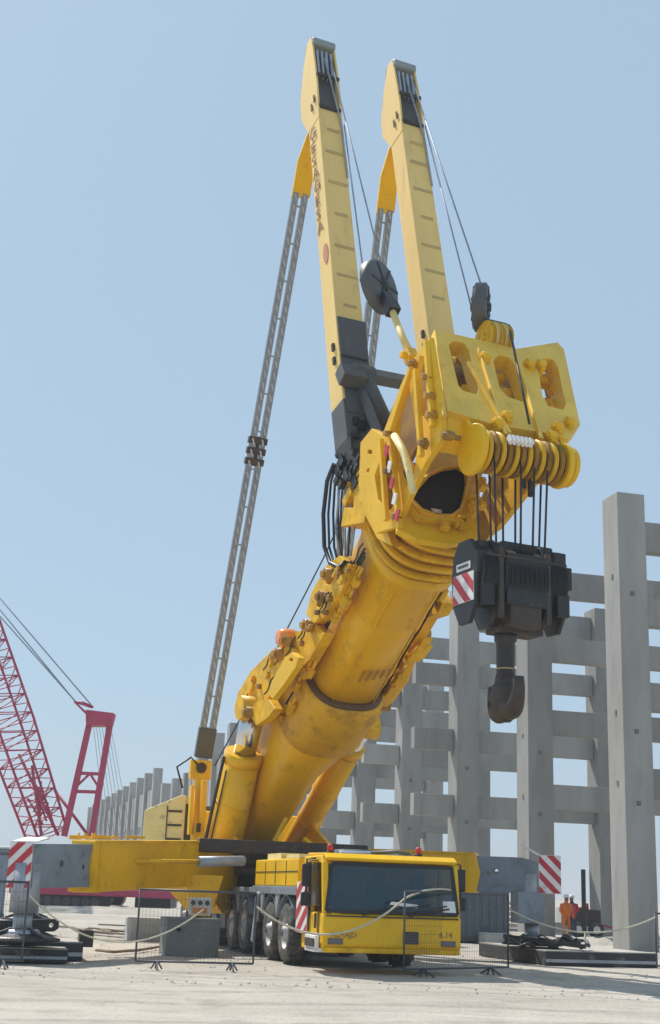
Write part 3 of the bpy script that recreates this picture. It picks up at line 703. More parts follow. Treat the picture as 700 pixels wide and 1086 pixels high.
# collar brackets left/right: thick plates cut to shape on the side planes
def sideplate(name, pix, q, th, m, parent, holes=(), bev=.015):
    def pr(px): 
        s_, _, w2 = BF.solve(px[0], px[1], 1, q); return bp(s_, q, w2)
    return MB().plate([pr(p) for p in pix], Lr*th, [[pr(p) for p in h] for h in holes]).build(name, m, parent, bev)
def pixplate(name, pix, fix, val, th, m, parent, holes=(), bev=.015):
    ax = BA[fix]
    def pr(px): return bp(*BF.solve(px[0], px[1], fix, val))
    return MB().plate([pr(p) for p in pix], ax*th, [[pr(p) for p in h] for h in holes]).build(name, m, parent, bev)
def circ(cx, cy, r, n=12, ry=None): return [(cx+cos(2*pi*i/n)*r, cy+sin(2*pi*i/n)*(ry or r)) for i in range(n)]
br = sideplate('collar_bracket', [(253, 752), (256, 735), (270, 712), (292, 690), (306, 684), (316, 690), (312, 706), (296, 730), (280, 752), (266, 762)], -1.42, .22, M['yellow_worn'], crane, [circ(273, 722, 3, ry=5)])
sideplate('collar_bracket', [(300, 690), (304, 678), (318, 672), (340, 662), (350, 672), (334, 700), (318, 716), (306, 706)], -1.22, .3, M['yellow_worn'], crane)
sideplate('linkage', [(287, 735), (292, 722), (305, 698), (313, 692), (320, 698), (317, 708), (303, 728), (292, 742)], -1.75, .18, M['yellow'], br, [circ(312, 700, 2.2)])
sideplate('linkage', [(268, 757), (276, 745), (290, 742), (296, 752), (288, 762), (276, 770)], -1.62, .25, M['yellow_worn'], br)
sideplate('collar_bracket', [(330, 652), (336, 628), (352, 600), (366, 590), (376, 600), (374, 616), (364, 634), (350, 655), (338, 662)], -1.30, .3, M['yellow_worn'], crane, [circ(354, 618, 3), circ(344, 642, 3)])
b = MB()
for sx, sy, q in ((308, 680, -1.45), (300, 694, -1.5), (268, 756, -1.7), (330, 664, -1.4), (352, 610, -1.45), (346, 634, -1.45)):
    c = bp(*BF.solve(sx, sy, 1, q)); b.tube(c-Lr*.22, c+Lr*.25, .16, n=16); b.tube(c-Lr*.30, c-Lr*.2, .09, n=12)
b.build('pin', M['grease_yellow'], br)
b = MB(); c = bp(*BF.solve(306, 677, 1, -1.45)); b.lathe([(-.3, .10), (-.3, .2), (-.1, .26), (.1, .26), (.3, .2)], c, Lr, 18); b.build('roller', M['amber'], br)
rb = sideplate('collar_bracket', [(384, 762), (392, 748), (410, 742), (424, 726), (432, 706), (448, 690), (455, 676), (447, 690), (440, 702), (431, 698), (425, 690), (408, 716), (390, 738), (376, 752)], 1.40, .25, M['yellow_worn'], crane)
sideplate('bracket_arm', [(380, 772), (386, 750), (402, 736), (420, 722), (436, 700), (428, 722), (412, 744), (402, 752), (392, 768)], 1.52, .3, M['yellow'], rb)
sideplate('bracket_arm', [(424, 688), (436, 682), (455, 684), (444, 699), (430, 702)], 1.55, .3, M['yellow'], rb)
sideplate('bracket_arm', [(433, 684), (438, 668), (450, 650), (458, 634), (468, 628), (476, 640), (470, 652), (458, 656), (446, 676), (441, 686)], 1.50, .34, M['yellow_worn'], rb)
b = MB()
for sx, sy, q in ((470, 640, 1.5), (455, 640, 1.45), (446, 672, 1.55), (421, 690, 1.3), (398, 728, 1.55), (404, 748, 1.55), (384, 764, 1.5), (412, 706, 1.45)):
    c = bp(*BF.solve(sx, sy, 1, q)); b.tube(c-Lr*.22, c+Lr*.25, .15, n=16); b.tube(c-Lr*.32, c-Lr*.2, .07, n=12)
b.build('pin', M['grease_yellow'], rb)
b = MB(); b.path([bp(*BF.solve(x_, y_, 1, 1.3)) for x_, y_ in [(372, 758), (378, 768), (368, 774), (384, 752), (396, 730), (408, 706), (414, 690)]], .05); b.build('hose', M['blackbrown'], rb)
for i in range(34):
    x0, y0 = random.choice([(262, 745), (270, 728), (280, 712), (292, 700), (303, 690), (316, 682), (330, 665), (340, 650), (350, 632), (360, 612), (370, 600), (284, 742), (300, 722)])
    c = bp(*BF.solve(x0+random.uniform(-5, 5), y0+random.uniform(-6, 6), 1, -1.58)); b = MB()
    if i % 3 == 0: b.tube(c-Lr*.05, c+Lr*.08, .05+.04*random.random(), n=12)
    elif i % 3 == 1: b.box(c, (.12+.3*random.random(), .08, .06+.06*random.random()), BA)
    else: b.path([c, c+A*.25-Nn*.06, c+A*.5+Nn*.04, c+A*.7], .022, 6)
    b._build('bracket_fitting', M[('grease_yellow', 'yellow_worn', 'hose')[i % 3]], br)
b = MB()
for i in range(26):
    t = i/25; q = -1.28 if i % 2 else 1.22; s_ = 5.2+5.6*random.random(); w_ = -.2-random.random()*.5
    b.box(bp(s_, q, w_), (.12+.25*random.random(), .14, .1+.1*random.random()), BA); b.tube(bp(s_+.1, q, w_), bp(s_+.5, q*1.03, w_-.05), .035, n=8)
b.build('clamp', M['yellow_worn'], colr)
# luffing cylinders
for q, top, foot, rc0 in ((-1.5, (266, 768), (237, 897), .50), (1.45, (377, 782), (315, 893), .38)):
    ct = bp(*BF.solve(*top, 1, q)); cf = bp(*BF.solve(*foot, 1, q)); ax = (cf-ct).normalized(); Lc = (cf-ct).length
    k0 = .9 if q < 0 else .35
    b = MB(); b.tube(ct+ax*k0, cf+ax*1.2, rc0, n=32); b.tube(ct+ax*(k0-.05), ct+ax*(k0+.25), rc0+.04, n=32); b.tube(ct+ax*2.3, ct+ax*2.36, rc0+.02, n=32); b.tube(ct+ax*3.6, ct+ax*3.66, rc0+.02, n=32)
    cy = b.build('luffing_cylinder', M['yellow_boom'], crane)
    b = MB(); b.tube(ct-ax*.4, ct+ax*1.0, .33, n=24); b.build('piston_rod', M['chrome'], cy)
    b = MB(); b.tube(ct-ax*.45-Lr*.45, ct-ax*.45+Lr*.45, .34, n=20); b.build('rod_eye', M['yellow_worn'], cy)
    if q > 0: continue
    b = MB(); sdx = -1
    b.tube(ct+ax*1.0+Lr*sdx*(rc0+.07), cf+ax*1.2+Lr*sdx*(rc0+.07), .05, n=10); b.tube(ct+ax*1.2+Lr*sdx*rc0-Nn*.25, cf+ax*1.2+Lr*sdx*rc0-Nn*.25, .025, n=8); b.build('hydraulic_pipe', M['blackbrown'], cy)
# inclined yellow braces behind the base (between the cylinders)
b = MB(); b.beam(at(290, 893, 37.6), at(303, 868, 37.8), .22, .10, E); b.build('brace', yl, crane, bev=.02)
b = MB(); b.beam(at(345, 908, 36.5), at(322, 890, 36.8), .14, .1, E); b.build('brace', yl, crane, bev=.02)
b = MB(); b.box(at(300, 900, 36.4), (4.6, .5, .35), (E, D, Z)); b.build('cylinder_beam', M['blackbrown'], crane, bev=.03)

# --- boom head
SH = 16.0
face = [(457, 357), (506, 368), (545, 377), (587, 370), (594, 377), (611, 458), (599, 473), (577, 467), (520, 458), (470, 443)]
slots = [[(472, 373), (477, 369), (488, 371), (493, 378), (504, 419), (502, 426), (487, 422), (482, 416)],
         [(519, 390), (525, 384), (536, 386), (543, 395), (553, 426), (551, 434), (534, 428), (526, 419)],
         [(566, 393), (573, 387), (582, 388), (588, 397), (596, 436), (593, 442), (577, 438), (571, 427)]]
fo = pixplate('boom_head', face, 0, SH, .42, M['yellow_light'], crane, slots, .03)
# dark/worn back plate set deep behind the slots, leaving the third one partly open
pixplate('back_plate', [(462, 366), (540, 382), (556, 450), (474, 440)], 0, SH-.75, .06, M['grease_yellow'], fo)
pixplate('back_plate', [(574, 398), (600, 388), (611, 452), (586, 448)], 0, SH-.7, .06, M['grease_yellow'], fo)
b = MB()
for (x_, y_) in ((489, 377), (528, 400), (534, 416), (576, 404), (583, 428), (590, 415), (497, 414), (586, 400)):
    c = bp(*BF.solve(x_, y_, 0, SH-.3)); b.tube(c-Lr*.16, c+Lr*.16, .12, n=14); b.box(c-A*.1, (.1, .3, .3), BA)
b.build('sheave_pin', M['yellow_worn'], fo)
# ribs on the face
b = MB()
for (x0, y0), (x1, y1) in (((458, 360), (471, 442)), ((508, 370), (536, 462)), ((548, 378), (574, 466)), ((497, 385), (540, 460))):
    p0, p1 = [bp(*BF.solve(a_, b_, 0, SH+.24)) for a_, b_ in ((x0, y0), (x1, y1))]; b.beam(p0, p1, .09, .10, A)
b.build('rib', M['yellow_light'], fo, .01)
# lug clusters on top and around the slots
for cx, cy in ((515, 378), (562, 385), (574, 386), (528, 448), (538, 441), (592, 452), (585, 462), (604, 447)):
    c = bp(*BF.solve(cx, cy, 0, SH+.3)); b = MB(); b.tube(c-Lr*.10, c+Lr*.10, .11, n=16); b.box(c-A*.12-Nn*.08, (.26, .12, .24), BA); b.tube(c-Lr*.14, c+Lr*.14, .05, n=10); b.build('lug', M['yellow'], fo, .01)
# left side: two strut plates with openings, dirty inner wall behind
sl_ = sideplate('head_side_plate', [(458, 358), (438, 386), (428, 408), (408, 462), (392, 505), (390, 535), (402, 566), (422, 560), (440, 520), (455, 490), (470, 468), (471, 443)], -1.62, .14, M['yellow'], crane,
    [[(436, 404), (446, 470), (441, 505), (432, 520), (424, 498), (420, 470), (424, 440)], [(448, 378), (456, 380), (464, 436), (458, 452), (450, 440), (444, 398)], [(412, 470), (420, 500), (424, 530), (414, 545), (404, 530), (400, 505)]])
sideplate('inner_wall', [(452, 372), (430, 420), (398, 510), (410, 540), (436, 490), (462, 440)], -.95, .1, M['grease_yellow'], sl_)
b = MB()
for (x0, y0, q0_), (x1, y1, q1_) in (((437, 388, -1.8), (414, 458, -1.8)), ((441, 392, -1.85), (447, 484, -1.85)), ((418, 462, -1.8), (437, 498, -1.7)), ((452, 362, -1.75), (459, 452, -1.75)), ((414, 462, -1.8), (424, 560, -1.8)), ((404, 466, -1.8), (410, 552, -1.8))):
    b.beam(bp(*BF.solve(x0, y0, 1, q0_)), bp(*BF.solve(x1, y1, 1, q1_)), .13, .12, Lr)
b.build('strut', yl, sl_, .015)
for (x_, y_, q) in ((437, 386, -1.8), (412, 460, -1.85), (449, 470, -1.85), (420, 548, -1.85), (412, 500, -1.9), (452, 400, -1.8), (455, 420, -1.8), (457, 440, -1.8)):
    c = bp(*BF.solve(x_, y_, 1, q)); b = MB(); b.tube(c-Lr*.12, c+Lr*.10, .075, n=14); b.box(c+Lr*.05, (.16, .08, .22), BA); b.build('bolt', M['grease_yellow'], sl_)
for i in range(5):
    c = bp(*BF.solve(410+i*2.8, 478+i*17, 1, -1.95)); b = MB(); b.box(c, (.26, .03, .16), ((A+Nn*.6).normalized(), Lr, (Nn-A*.6).normalized())); b.build('warning_mark', M['stripe_red' if i % 2 == 0 else 'white'], sl_)
b = MB(); b.path([bp(*BF.solve(x_, y_, 1, -1.9)) for x_, y_ in [(418, 462), (428, 478), (434, 500), (438, 522)]], .085); b.build('pipe', M['cream'], sl_)
sideplate('head_side_plate', [(386, 470), (398, 455), (410, 462), (404, 500), (408, 545), (420, 580), (404, 572), (390, 545), (384, 515)], -1.40, .2, M['yellow'], crane, [circ(396, 480, 2.5), circ(395, 500, 2.5)])
sideplate('head_side_plate', [(371, 560), (374, 540), (384, 540), (386, 505), (392, 498), (398, 540), (396, 556)], -1.2, .5, M['yellow_worn'], crane)
# lower front plate with the arched opening
fp = pixplate('front_plate', [(424, 545), (430, 530), (453, 490), (470, 446), (500, 456), (516, 470), (508, 520), (506, 574), (476, 580), (440, 574), (420, 564)], 0, 13.5, .16, M['yellow'], crane,
    [[(437, 531), (443, 519), (455, 505), (470, 498), (485, 496), (493, 500), (494, 512), (491, 528), (487, 540), (478, 547), (462, 547), (447, 541)]], .03)
rim = [(435, 531), (442, 518), (455, 503), (470, 496), (486, 494), (496, 499), (497, 512), (494, 529), (489, 542), (478, 549), (462, 549), (446, 543), (435, 531)]
b = MB(); b.path([bp(*BF.solve(x_, y_, 0, 13.6)) for x_, y_ in rim], .05, 8); b.build('opening_rim', M['yellow'], fp)
pixplate('opening_shade_sheet', [(425, 540), (440, 505), (470, 485), (500, 488), (505, 560), (450, 565)], 0, 13.32, .04, M['dark'], fp)  # black sheet close behind the opening, painting the shade of the tube's depth
b = MB(); c = bp(*BF.solve(461, 543, 0, 13.3)); b.tube(c-Lr*.1, c+Lr*.15, .08, n=12); b.build('pin', M['white'], fp)
pts = [(436, 541), (446, 552), (488, 553), (494, 560), (506, 520)]
b = MB(); pp = [bp(*BF.solve(x_, y_, 0, 13.72)) for x_, y_ in pts]
for p0, p1 in zip(pp, pp[1:]): b.beam(p0, p1, .08, .12, A)
for i in range(12):
    c = bp(*BF.solve(470+random.random()*30, 548+random.random()*12, 0, 13.7)); b.box(c, (.15, .1+.1*random.random(), .1), BA)
    c = bp(*BF.solve(498+random.random()*14, 505+random.random()*55, 0, 13.9)); b.box(c, (.2, .08+.1*random.random(), .12), BA)
b.build('ledge', M['yellow_worn'], fp)
# bottom lip of the head and cowl joining the front plate to the face
b = MB()
def bq(s_, q, w_): return bp(s_, q, w_)
kA = BF.solve(471, 443, 0, SH); kB = BF.solve(520, 458, 0, SH); kC = BF.solve(453, 490, 0, 13.9); kD = BF.solve(500, 500, 0, 14.6)
b.plate([bp(*BF.solve(471, 444, 0, SH-.1)), bp(*BF.solve(516, 458, 0, SH-.1)), bp(*BF.solve(513, 478, 0, SH-.4)), bp(*BF.solve(466, 470, 0, SH-.4))], A*.5)
b.build('cowl', yl, fo, .03)
b = MB(); b.tube(bp(*BF.solve(468, 461, 0, SH+.1)), bp(*BF.solve(488, 465, 0, SH+.1)), .06); b.box(bp(*BF.solve(476, 462, 0, SH+.05)), (.2, .2, .1), BA); b.build('rod', M['grease_yellow'], fo)
# right side plate
rp = sideplate('head_side_plate', [(590, 480), (584, 505), (567, 514), (548, 538), (530, 560), (512, 574), (502, 570), (512, 530), (535, 480), (560, 465)], 1.75, .16, M['yellow_worn'], crane)
# main sheave row under the face
sq0, sq1 = BF.solve(503, 478, 0, SH-.1), BF.solve(592, 493, 0, SH-.1)
wS = (sq0[2]+sq1[2])/2
b = MB(); b.tube(bp(SH-.1, sq0[1]-.05, wS), bp(SH-.1, sq1[1]+.05, wS), .16, n=20); ax_o = b.build('sheave_axle', M['yellow_worn'], crane)
ns = 12
for i in range(ns):
    q = sq0[1] + .18 + (sq1[1]-sq0[1]-.36)*i/(ns-1)
    b = MB(); b.lathe([(-.045, .12), (-.045, .43), (-.035, .475), (-.02, .48), (0, .41), (.02, .48), (.035, .475), (.045, .43), (.045, .12)], bp(SH-.1, q, wS), Lr, 32, False)
    b.build('sheave', M['grease_yellow' if i % 2 else 'yellow'], ax_o)
    b = MB(); b.lathe([(-.03, .2), (-.03, .38), (.03, .38), (.03, .2)], bp(SH-.1, q+.09, wS), Lr, 30, False); b.build('spacer', M['blackbrown'], ax_o)
for q, r in ((sq0[1]-.02, .58), (sq1[1]+.04, .52), (sq1[1]+.22, .46)):
    b = MB(); b.lathe([(-.07, .05), (-.07, r-.03), (-.04, r), (.04, r), (.07, r-.03), (.07, .05)], bp(SH-.1, q, wS), Lr, 34); b.box(bp(SH-.15, q, wS+.45), (.6, .12, .7), BA); b.build('cheek_plate', yl, ax_o, .01)
b = MB()
for i in range(6):
    c = bp(*BF.solve(541+i*4.3, 466+i*.7, 0, SH+.42)); b.box(c, (.14, .07, .2), BA)
b.build('rope_guide', M['white'], ax_o, .01)
# top rope sheaves
tc_ = BF.solve(524, 361, 0, SH+.05)
b = MB(); b.tube(bp(SH+.05, tc_[1]-.35, tc_[2]), bp(SH+.05, tc_[1]+.35, tc_[2]), .08, n=12); b.box(bp(SH-.1, tc_[1], tc_[2]-.4), (.3, .6, .5), BA); ts = b.build('top_sheave_block', M['yellow'], crane)
for i in range(5):
    b = MB(); b.lathe([(-.04, .1), (-.05, .42), (-.03, .46), (0, .38), (.03, .46), (.05, .42), (.04, .1)], bp(SH+.05, tc_[1]-.26+i*.13, tc_[2]), Lr, 28, False); b.build('sheave', M['yellow_faded' if i % 2 else 'yellow_worn'], ts)
b = MB(); b.box(bp(SH+.35, tc_[1]+.05, tc_[2]+.38), (.06, .62, .06), BA); b.build('guard', M['blackbrown'], ts)
# --- guy masts
def mast(q, root, tip, side):
    """root/tip are pixels on the mast's own plane, giving its real place along the boom"""
    r_, t_ = BF.solve(*root, 1, q), BF.solve(*tip, 1, q)
    R0, T1 = bp(*r_), bp(*t_); m = (T1-R0).normalized(); lt = Lr; ft = m.cross(lt).normalized()
    if ft.dot(CAM-R0) < 0: ft = -ft
    Lm = (T1-R0).length
    def mp(h, x_, y_): return R0 + m*h + lt*x_ + ft*y_          # y_ towards the viewer
    b = MB()
    st_ = [(.9, .40, .34, -.34), (1.4, .42, .36, -.38), (Lm*.45, .40, .34, -.38), (Lm*.75, .38, .33, -.40), (Lm*.795, .38, .33, -.44)]
    b.loft([[mp(h, -x_, f_), mp(h, x_, f_), mp(h, x_, bk), mp(h, -x_, bk)] for h, x_, f_, bk in st_], False)
    mo = b.build('guy_mast', M['yellow_faded'], crane, .025)
    # shadow bands across the front face, put in as tan strips
    b = MB()
    for f_ in (.30, .37, .44, .52, .60, .68, .74):
        wd_ = .62 if f_ in (.44, .60, .68, .37) else .4
        b.box(mp(Lm*f_, .05, .345), (wd_, .03, .10), (lt, ft, m))
    b.build('shadow_strip', M['tan'], mo, .01)
    # mast head: cheek plates with a gap, sheaves between
    def hp(h, y_, x_): return mp(Lm*h, x_, y_)
    cheek = [(.77, .34), (.86, .40), (.93, .36), (1.0, .30), (1.0, -.02), (.95, -.40), (.88, -.78), (.83, -.80), (.77, -.42)]
    for sx in (-1, 1):
        x_ = sx*.36
        b = MB(); b.plate([hp(h, y_, x_) for h, y_ in cheek], lt*.06); b.build('mast_cheek', M['yellow_faded'], mo, .01)
    b = MB(); b.box(mp(Lm*.875, 0, .02), (.66, .3, Lm*.17), (lt, ft, m)); b.build('mast_throat', M['darkgrey'], mo)
    b = MB()
    for k in range(4): b.box(mp(Lm*.925, -.24+.15*k, .24), (.07, .2, Lm*.075), (lt, ft, m))
    b.build('head_roller', M['galv'], mo)
    b = MB(); b.box(mp(Lm*.885, 0, .42), (.74, .06, .10), (lt, ft, m)); b.box(mp(Lm*.80, 0, .37), (.70, .06, .10), (lt, ft, m)); b.build('guard_bar', M['blackbrown'], mo)
    b = MB(); b.loft([[mp(Lm*.975+dz, -.38, f_), mp(Lm*.975+dz, .38, f_), mp(Lm*.975+dz, .38, bk), mp(Lm*.975+dz, -.38, bk)] for dz, f_, bk in ((0, .42, -.30), (.22, .44, -.25), (.40, .22, -.15))], False)
    b.build('mast_cap', M['cap'], mo, .06)
    for k in range(2):
        b = MB(); b.box(mp(Lm*(.815+.012*k), -.42, -.02+.2*k), (.02, .07, .28), (lt, ft, m)); b.build('slot', M['blackbrown'], mo)
    # small fittings on the edges
    b = MB()
    for f_ in (.18, .21, .33, .62, .76): b.box(mp(Lm*f_, (.45 if f_ > .3 else -.44), .1), (.08, .1, .22), (lt, ft, m))
    b.build('fitting', M['blackbrown'], mo)
    # dark lower part
    if side > 0: return mo, mp, Lm, m, lt, ft
    b = MB(); b.loft([[mp(h, -x_, .40), mp(h, x_+.06, .40), mp(h, x_+.06, .0), mp(h, -x_, .0)] for h, x_ in ((.9, .33), (1.6, .36), (Lm*.268, .39))], False)
    b.build('lower_cover', M['darkgrey'], mo, .01)
    b = MB(); b.box(mp(Lm*.18, .0, .41), (.78, .03, .05), (lt, ft, m)); b.build('cover_seam', M['black'], mo)
    b = MB(); b.plate([mp(h, x_, 0) for h, x_ in ((1.3, -.42), (1.3, .42), (.3, .55), (-.6, .35), (-.6, -.1), (.1, -.40))], ft*.75); b.build('mast_foot', M['darkgrey'], mo, .02)
    b = MB()
    for k in range(9):
        b.box(mp(-.5+1.2*random.random(), -.35+.8*random.random(), .42+.1*random.random()), (.08+.15*random.random(), .1, .15+.3*random.random()), (lt, ft, m))
    b.build('fitting', M['black'], mo)
    return mo, mp, Lm, m, lt, ft
mL, mpL, LmL, mmL, ltL, ftL = mast(-1.15, (377, 478), (338, 50), -1)
mR, mpR, LmR, mmR, ltR, ftR = mast(1.25, (474, 450), (423, 74), 1)
# faded lettering up the left side of the left mast and a round emblem below it
tx = 'GESAGESA'
for i, ch in enumerate(tx):
    o = mpL(LmL*.735-i*.50*(LmL/14.5), -.415, -.30)
    text(ch, o, ftL, mmL, .54, M['ink'], mL, 'letter', depth=.012)
b = MB(); b.plate([mpL(LmL*.43+cos(2*pi*i/20)*.34, -.413, .08+sin(2*pi*i/20)*.15) for i in range(20)], ltL*.014); b.build('emblem', mat('emblem_pink', (.55, .22, .15), .7), mL)

# guy straps: yellow head bracket, double strip with rungs, coupling half way
def guy(p_top, p_bot, name='guy_strap', wd=.50):
    d = (p_bot-p_top); Lg = d.length; d.normalize(); sx = E; sx = (sx - d*sx.dot(d)).normalized(); fy = d.cross(sx)
    if fy.dot(CAM-p_top) < 0: fy = -fy
    def g(t, x_, y_=0): return p_top + d*t + sx*x_ + fy*y_
    b = MB()
    for s_ in (-1, 1):
        xo = s_*wd*.29
        for y_ in (-.06, .06): b.beam(g(1.9, xo, y_), g(Lg, xo, y_), wd*.37, .05, fy)
    n = int(Lg/1.15)
    for i in range(2, n): b.box(g(i*1.15, 0, .075), (wd*.95, .05, .05), (sx, fy, d))
    nn_ = int(Lg/.16)
    for i in range(12, nn_):
        for s_ in (-1, 1): b.box(g(i*.16, s_*wd*.29, .092), (wd*.14, .03, .07), (sx, fy, (d+sx*.5).normalized()))
    nf = len(b.f)
    for i in range(6, int(Lg/.34)):
        for s_ in (-1, 1): b.box(g(i*.34, s_*wd*.29, .105), (wd*.10, .03, .20), (sx, fy, (d+sx*.35).normalized()))
    go_ = b.build(name, M['strap'], crane); go_.data.materials.append(M['link'])
    for f_ in go_.data.polygons[nf:]: f_.material_index = 1
    b = MB(); tm = Lg*.50
    for k in range(3): b.box(g(tm+k*.32, 0), (wd*1.15, .22, .2), (sx, fy, d))
    b.box(g(tm+.32, 0), (wd*.9, .12, .9), (sx, fy, d)); b.build('coupling', M['blackbrown'], go_, .01)
    b = MB(); b.plate([g(0, -.10), g(0, .10), g(.6, .26), g(1.95, .30), g(2.05, -.26), g(.9, -.26)], fy*.16); b.build('head_bracket', M['yellow'], go_, .02)
    b = MB(); b.box(g(Lg-.3, 0), (wd*1.05, .26, .9), (sx, fy, d)); b.build('end_link', M['darkgrey'], go_, .02)
    return go_
gtL = mpL(LmL*.80, -.12, -.75); guy(gtL, an_l)
gtR = mpR(LmR*.80, -.12, -.75); anR = at(338, 812, 41.5); guy(gtR, anR)
b = MB(); b.beam(anR - Z*1.6, anR, .3, .3, E); b.build('guy_anchor', yl, crane)

# cross struts between masts (dark steel)
p1 = bp(*BF.solve(384, 397, 1, -1.0)); p2 = bp(*BF.solve(436, 407, 1, .9)); p3 = bp(*BF.solve(414, 462, 1, -.2))
b = MB(); b.beam(p1, p2, .34, .30, A); so_ = b.build('cross_strut', M['darkgrey'], crane, .02)
b = MB(); b.tube(p1-Nn*.15, p3, .24, n=18); b.build('diagonal_strut', M['darkgrey'], crane)
b = MB(); b.tube(p1-Lr*.35, p1+Lr*.3, .26, n=16); b.box(p1-Lr*.35-Nn*.2, (.4, .7, .5), BA); b.box(p1-Nn*1.4-Lr*.05-A*.2, (.22, .16, 2.6), BA); b.build('strut_joint', M['darkgrey'], so_, .02)
b = MB(); b.beam(bp(*BF.solve(372, 468, 1, -1.0)), bp(*BF.solve(402, 476, 1, -.6)), .4, .5, A); b.build('root_beam', M['darkgrey'], so_, .02)

# tensioning pulleys with ropes from the mast heads
def pulley(c, axis, r, name='tension_pulley'):
    b = MB(); axis = V(axis).normalized(); q_, r__ = perp(axis)
    b.lathe([(-.17, .1), (-.19, r*.82), (-.13, r), (.13, r), (.19, r*.82), (.17, .1)], c, axis, 34)
    po = b.build(name, M['blackbrown' if False else 'darkgrey'], crane)
    b = MB(); b.lathe([(-.26, .04), (-.26, r*.16), (-.18, r*.26), (.18, r*.26), (.26, r*.16), (.26, .04)], c, axis, 20)
    for i in range(6):
        an = 2*pi*i/6; u_ = q_*cos(an)+r__*sin(an); b.beam(c+u_*r*.2-axis*.18, c+u_*r*.85-axis*.18, .07, .05, axis); b.beam(c+u_*r*.2+axis*.18, c+u_*r*.85+axis*.18, .07, .05, axis)
    b.build('hub', M['black'], po); return po
cL = bp(*BF.solve(402, 304, 1, -1.15)); cR = bp(*BF.solve(510, 326, 1, .95))
dL = (bp(*BF.solve(336, 120, 1, -1.15))-cL).normalized()
axL = V((.80, -.55, .12)); axR = V((.93, -.18, -.05))
poL = pulley(cL, axL, .72); poR = pulley(cR, axR, .62)
rod0 = bp(*BF.solve(415, 327, 1, -1.15)); rod1 = bp(*BF.solve(435, 378, 1, -1.5))
b = MB(); b.tube(rod0, rod1, .085, n=12); b.tube(rod0.lerp(rod1, .1), rod0.lerp(rod1, .9)+Lr*.12, .03, n=8); ro = b.build('tie_rod', M['yellow_faded'], crane)
b = MB(); b.box(rod0, (.32, .32, .42), BA); b.box(cL.lerp(rod0, .7), (.3, .25, .5), BA); b.build('clevis', M['black'], ro, .02)
b = MB(); b.box(rod1, (.3, .25, .35), BA); b.tube(rod1-Lr*.25, rod1+Lr*.25, .09); b.build('clevis', M['yellow_worn'], ro, .02)
b = MB(); b.box(cR-Z*.75+Lr*.3, (.3, .3, .35), BA); b.box(cR-Z*.85+Lr*.35, (.2, .5, .3), BA); b.build('clevis', M['black'], poR, .02)
def rope(name, pts, r=.022, m='cable', parent=crane, sag=0): return MB().path(pts, r, 6).build(name, M[m], parent)
def cat(p, q, s_=.0, n=12): return [V(p).lerp(V(q), i/n) - Z*(s_*4*(i/n)*(1-i/n)) for i in range(n+1)]
hL = mpL(LmL*.93, .1, .5); hR = mpR(LmR*.93, .1, .5)
PL_ = lambda x, y: bp(*BF.solve(x, y, 1, -1.15)); PR_ = lambda x, y: bp(*BF.solve(x, y, 1, .95))
rope('luffing_rope', [hL, PL_(405, 283)], .024, 'strap'); rope('luffing_rope', [mpL(LmL*.76, .40, .4), PL_(388, 308)], .024, 'strap')
rope('luffing_rope', [hR, PR_(511, 304)], .024, 'strap'); rope('luffing_rope', [mpR(LmR*.80, .40, .4), PR_(500, 326)], .024, 'strap')
rope('luffing_rope', [mpL(LmL*.93, -.1, .5), mpL(LmL*.76, .33, .37), mpL(LmL*.62, .37, .36)], .03, 'galv')
rope('luffing_rope', [mpR(LmR*.93, -.1, .5), mpR(LmR*.76, .33, .37), mpR(LmR*.62, .37, .36)], .03, 'galv')
# thin rope running up behind the boom, and the hoses at the mast foot
rope('winch_rope', cat(at(228, 812, 39.5), at(343, 592, 34.5), .05)); rope('winch_rope', cat(at(343, 592, 34.5), at(428, 408, 31), .0))
for k in range(4):
    x_ = 352+k*3.2
    rope('hose', [bp(*BF.solve(px, py, 1, -1.5+.08*k)) for px, py in [(x_+2, 492), (x_-5+k, 510), (x_-9+2*k, 545), (x_-8+2*k, 580), (x_-2+k, 597), (x_+8, 602), (x_+14, 596)]], .035 if k else .06, 'hose')
for k in range(5):
    x_ = 362+k*3
    rope('hose', [bp(*BF.solve(px, py, 1, -1.3)) for px, py in [(x_, 500), (x_-3, 530), (x_-6+2*k, 560), (x_-2, 590)]], .03, 'hose' if k % 2 else 'galv')
b = MB()
for k in range(14):
    c = bp(*BF.solve(356+random.random()*26, 480+random.random()*35, 1, -1.3-.2*random.random())); b.box(c, (.1+.2*random.random(), .15, .1+.25*random.random()), BA); b.tube(c, c+A*.3, .04, n=8)
b.build('valve_block', M['black'], crane)
b = MB(); b.box(bp(*BF.solve(377, 528, 1, -1.2)), (.5, .5, .25), BA); b.box(bp(*BF.solve(376, 512, 1, -1.2)), (.2, .4, .15), BA); b.build('console', M['yellow_worn'], crane, .01)

# --- hoist ropes and hook block
hk_c = at(541, 622, bp(SH-.1, (sq0[1]+sq1[1])/2, wS).y)
LH = V((cos(radians(25)), sin(radians(25)), 0)); FH = V((-LH.y, LH.x, 0))
HA = (LH, FH, Z)
hz = 1.95; hw = 1.0
def hp_(x_, y_, z_): return hk_c + LH*x_ + FH*y_ + Z*z_
hook = thing('hook_block', 'heavy black hook block hanging on ropes from the boom head, striped plate on its side', 'hook block', hk_c+Z*.9)
b = MB(); side = [(-.45, -.55), (-.52, .1), (-.45, .55), (-.25, .85), (.25, .85), (.45, .55), (.52, .1), (.45, -.55), (.2, -.95), (-.2, -.95)]
for x_ in (-1.10, -.62, .62, 1.10): b.plate([hp_(x_, y_*(1 if abs(x_) > 1 else 1.08), z_*(1 if abs(x_) > 1 else 1.04)) for y_, z_ in side], LH*.10)
ho = b.build('cheek_plate', M['black'], hook, .02)
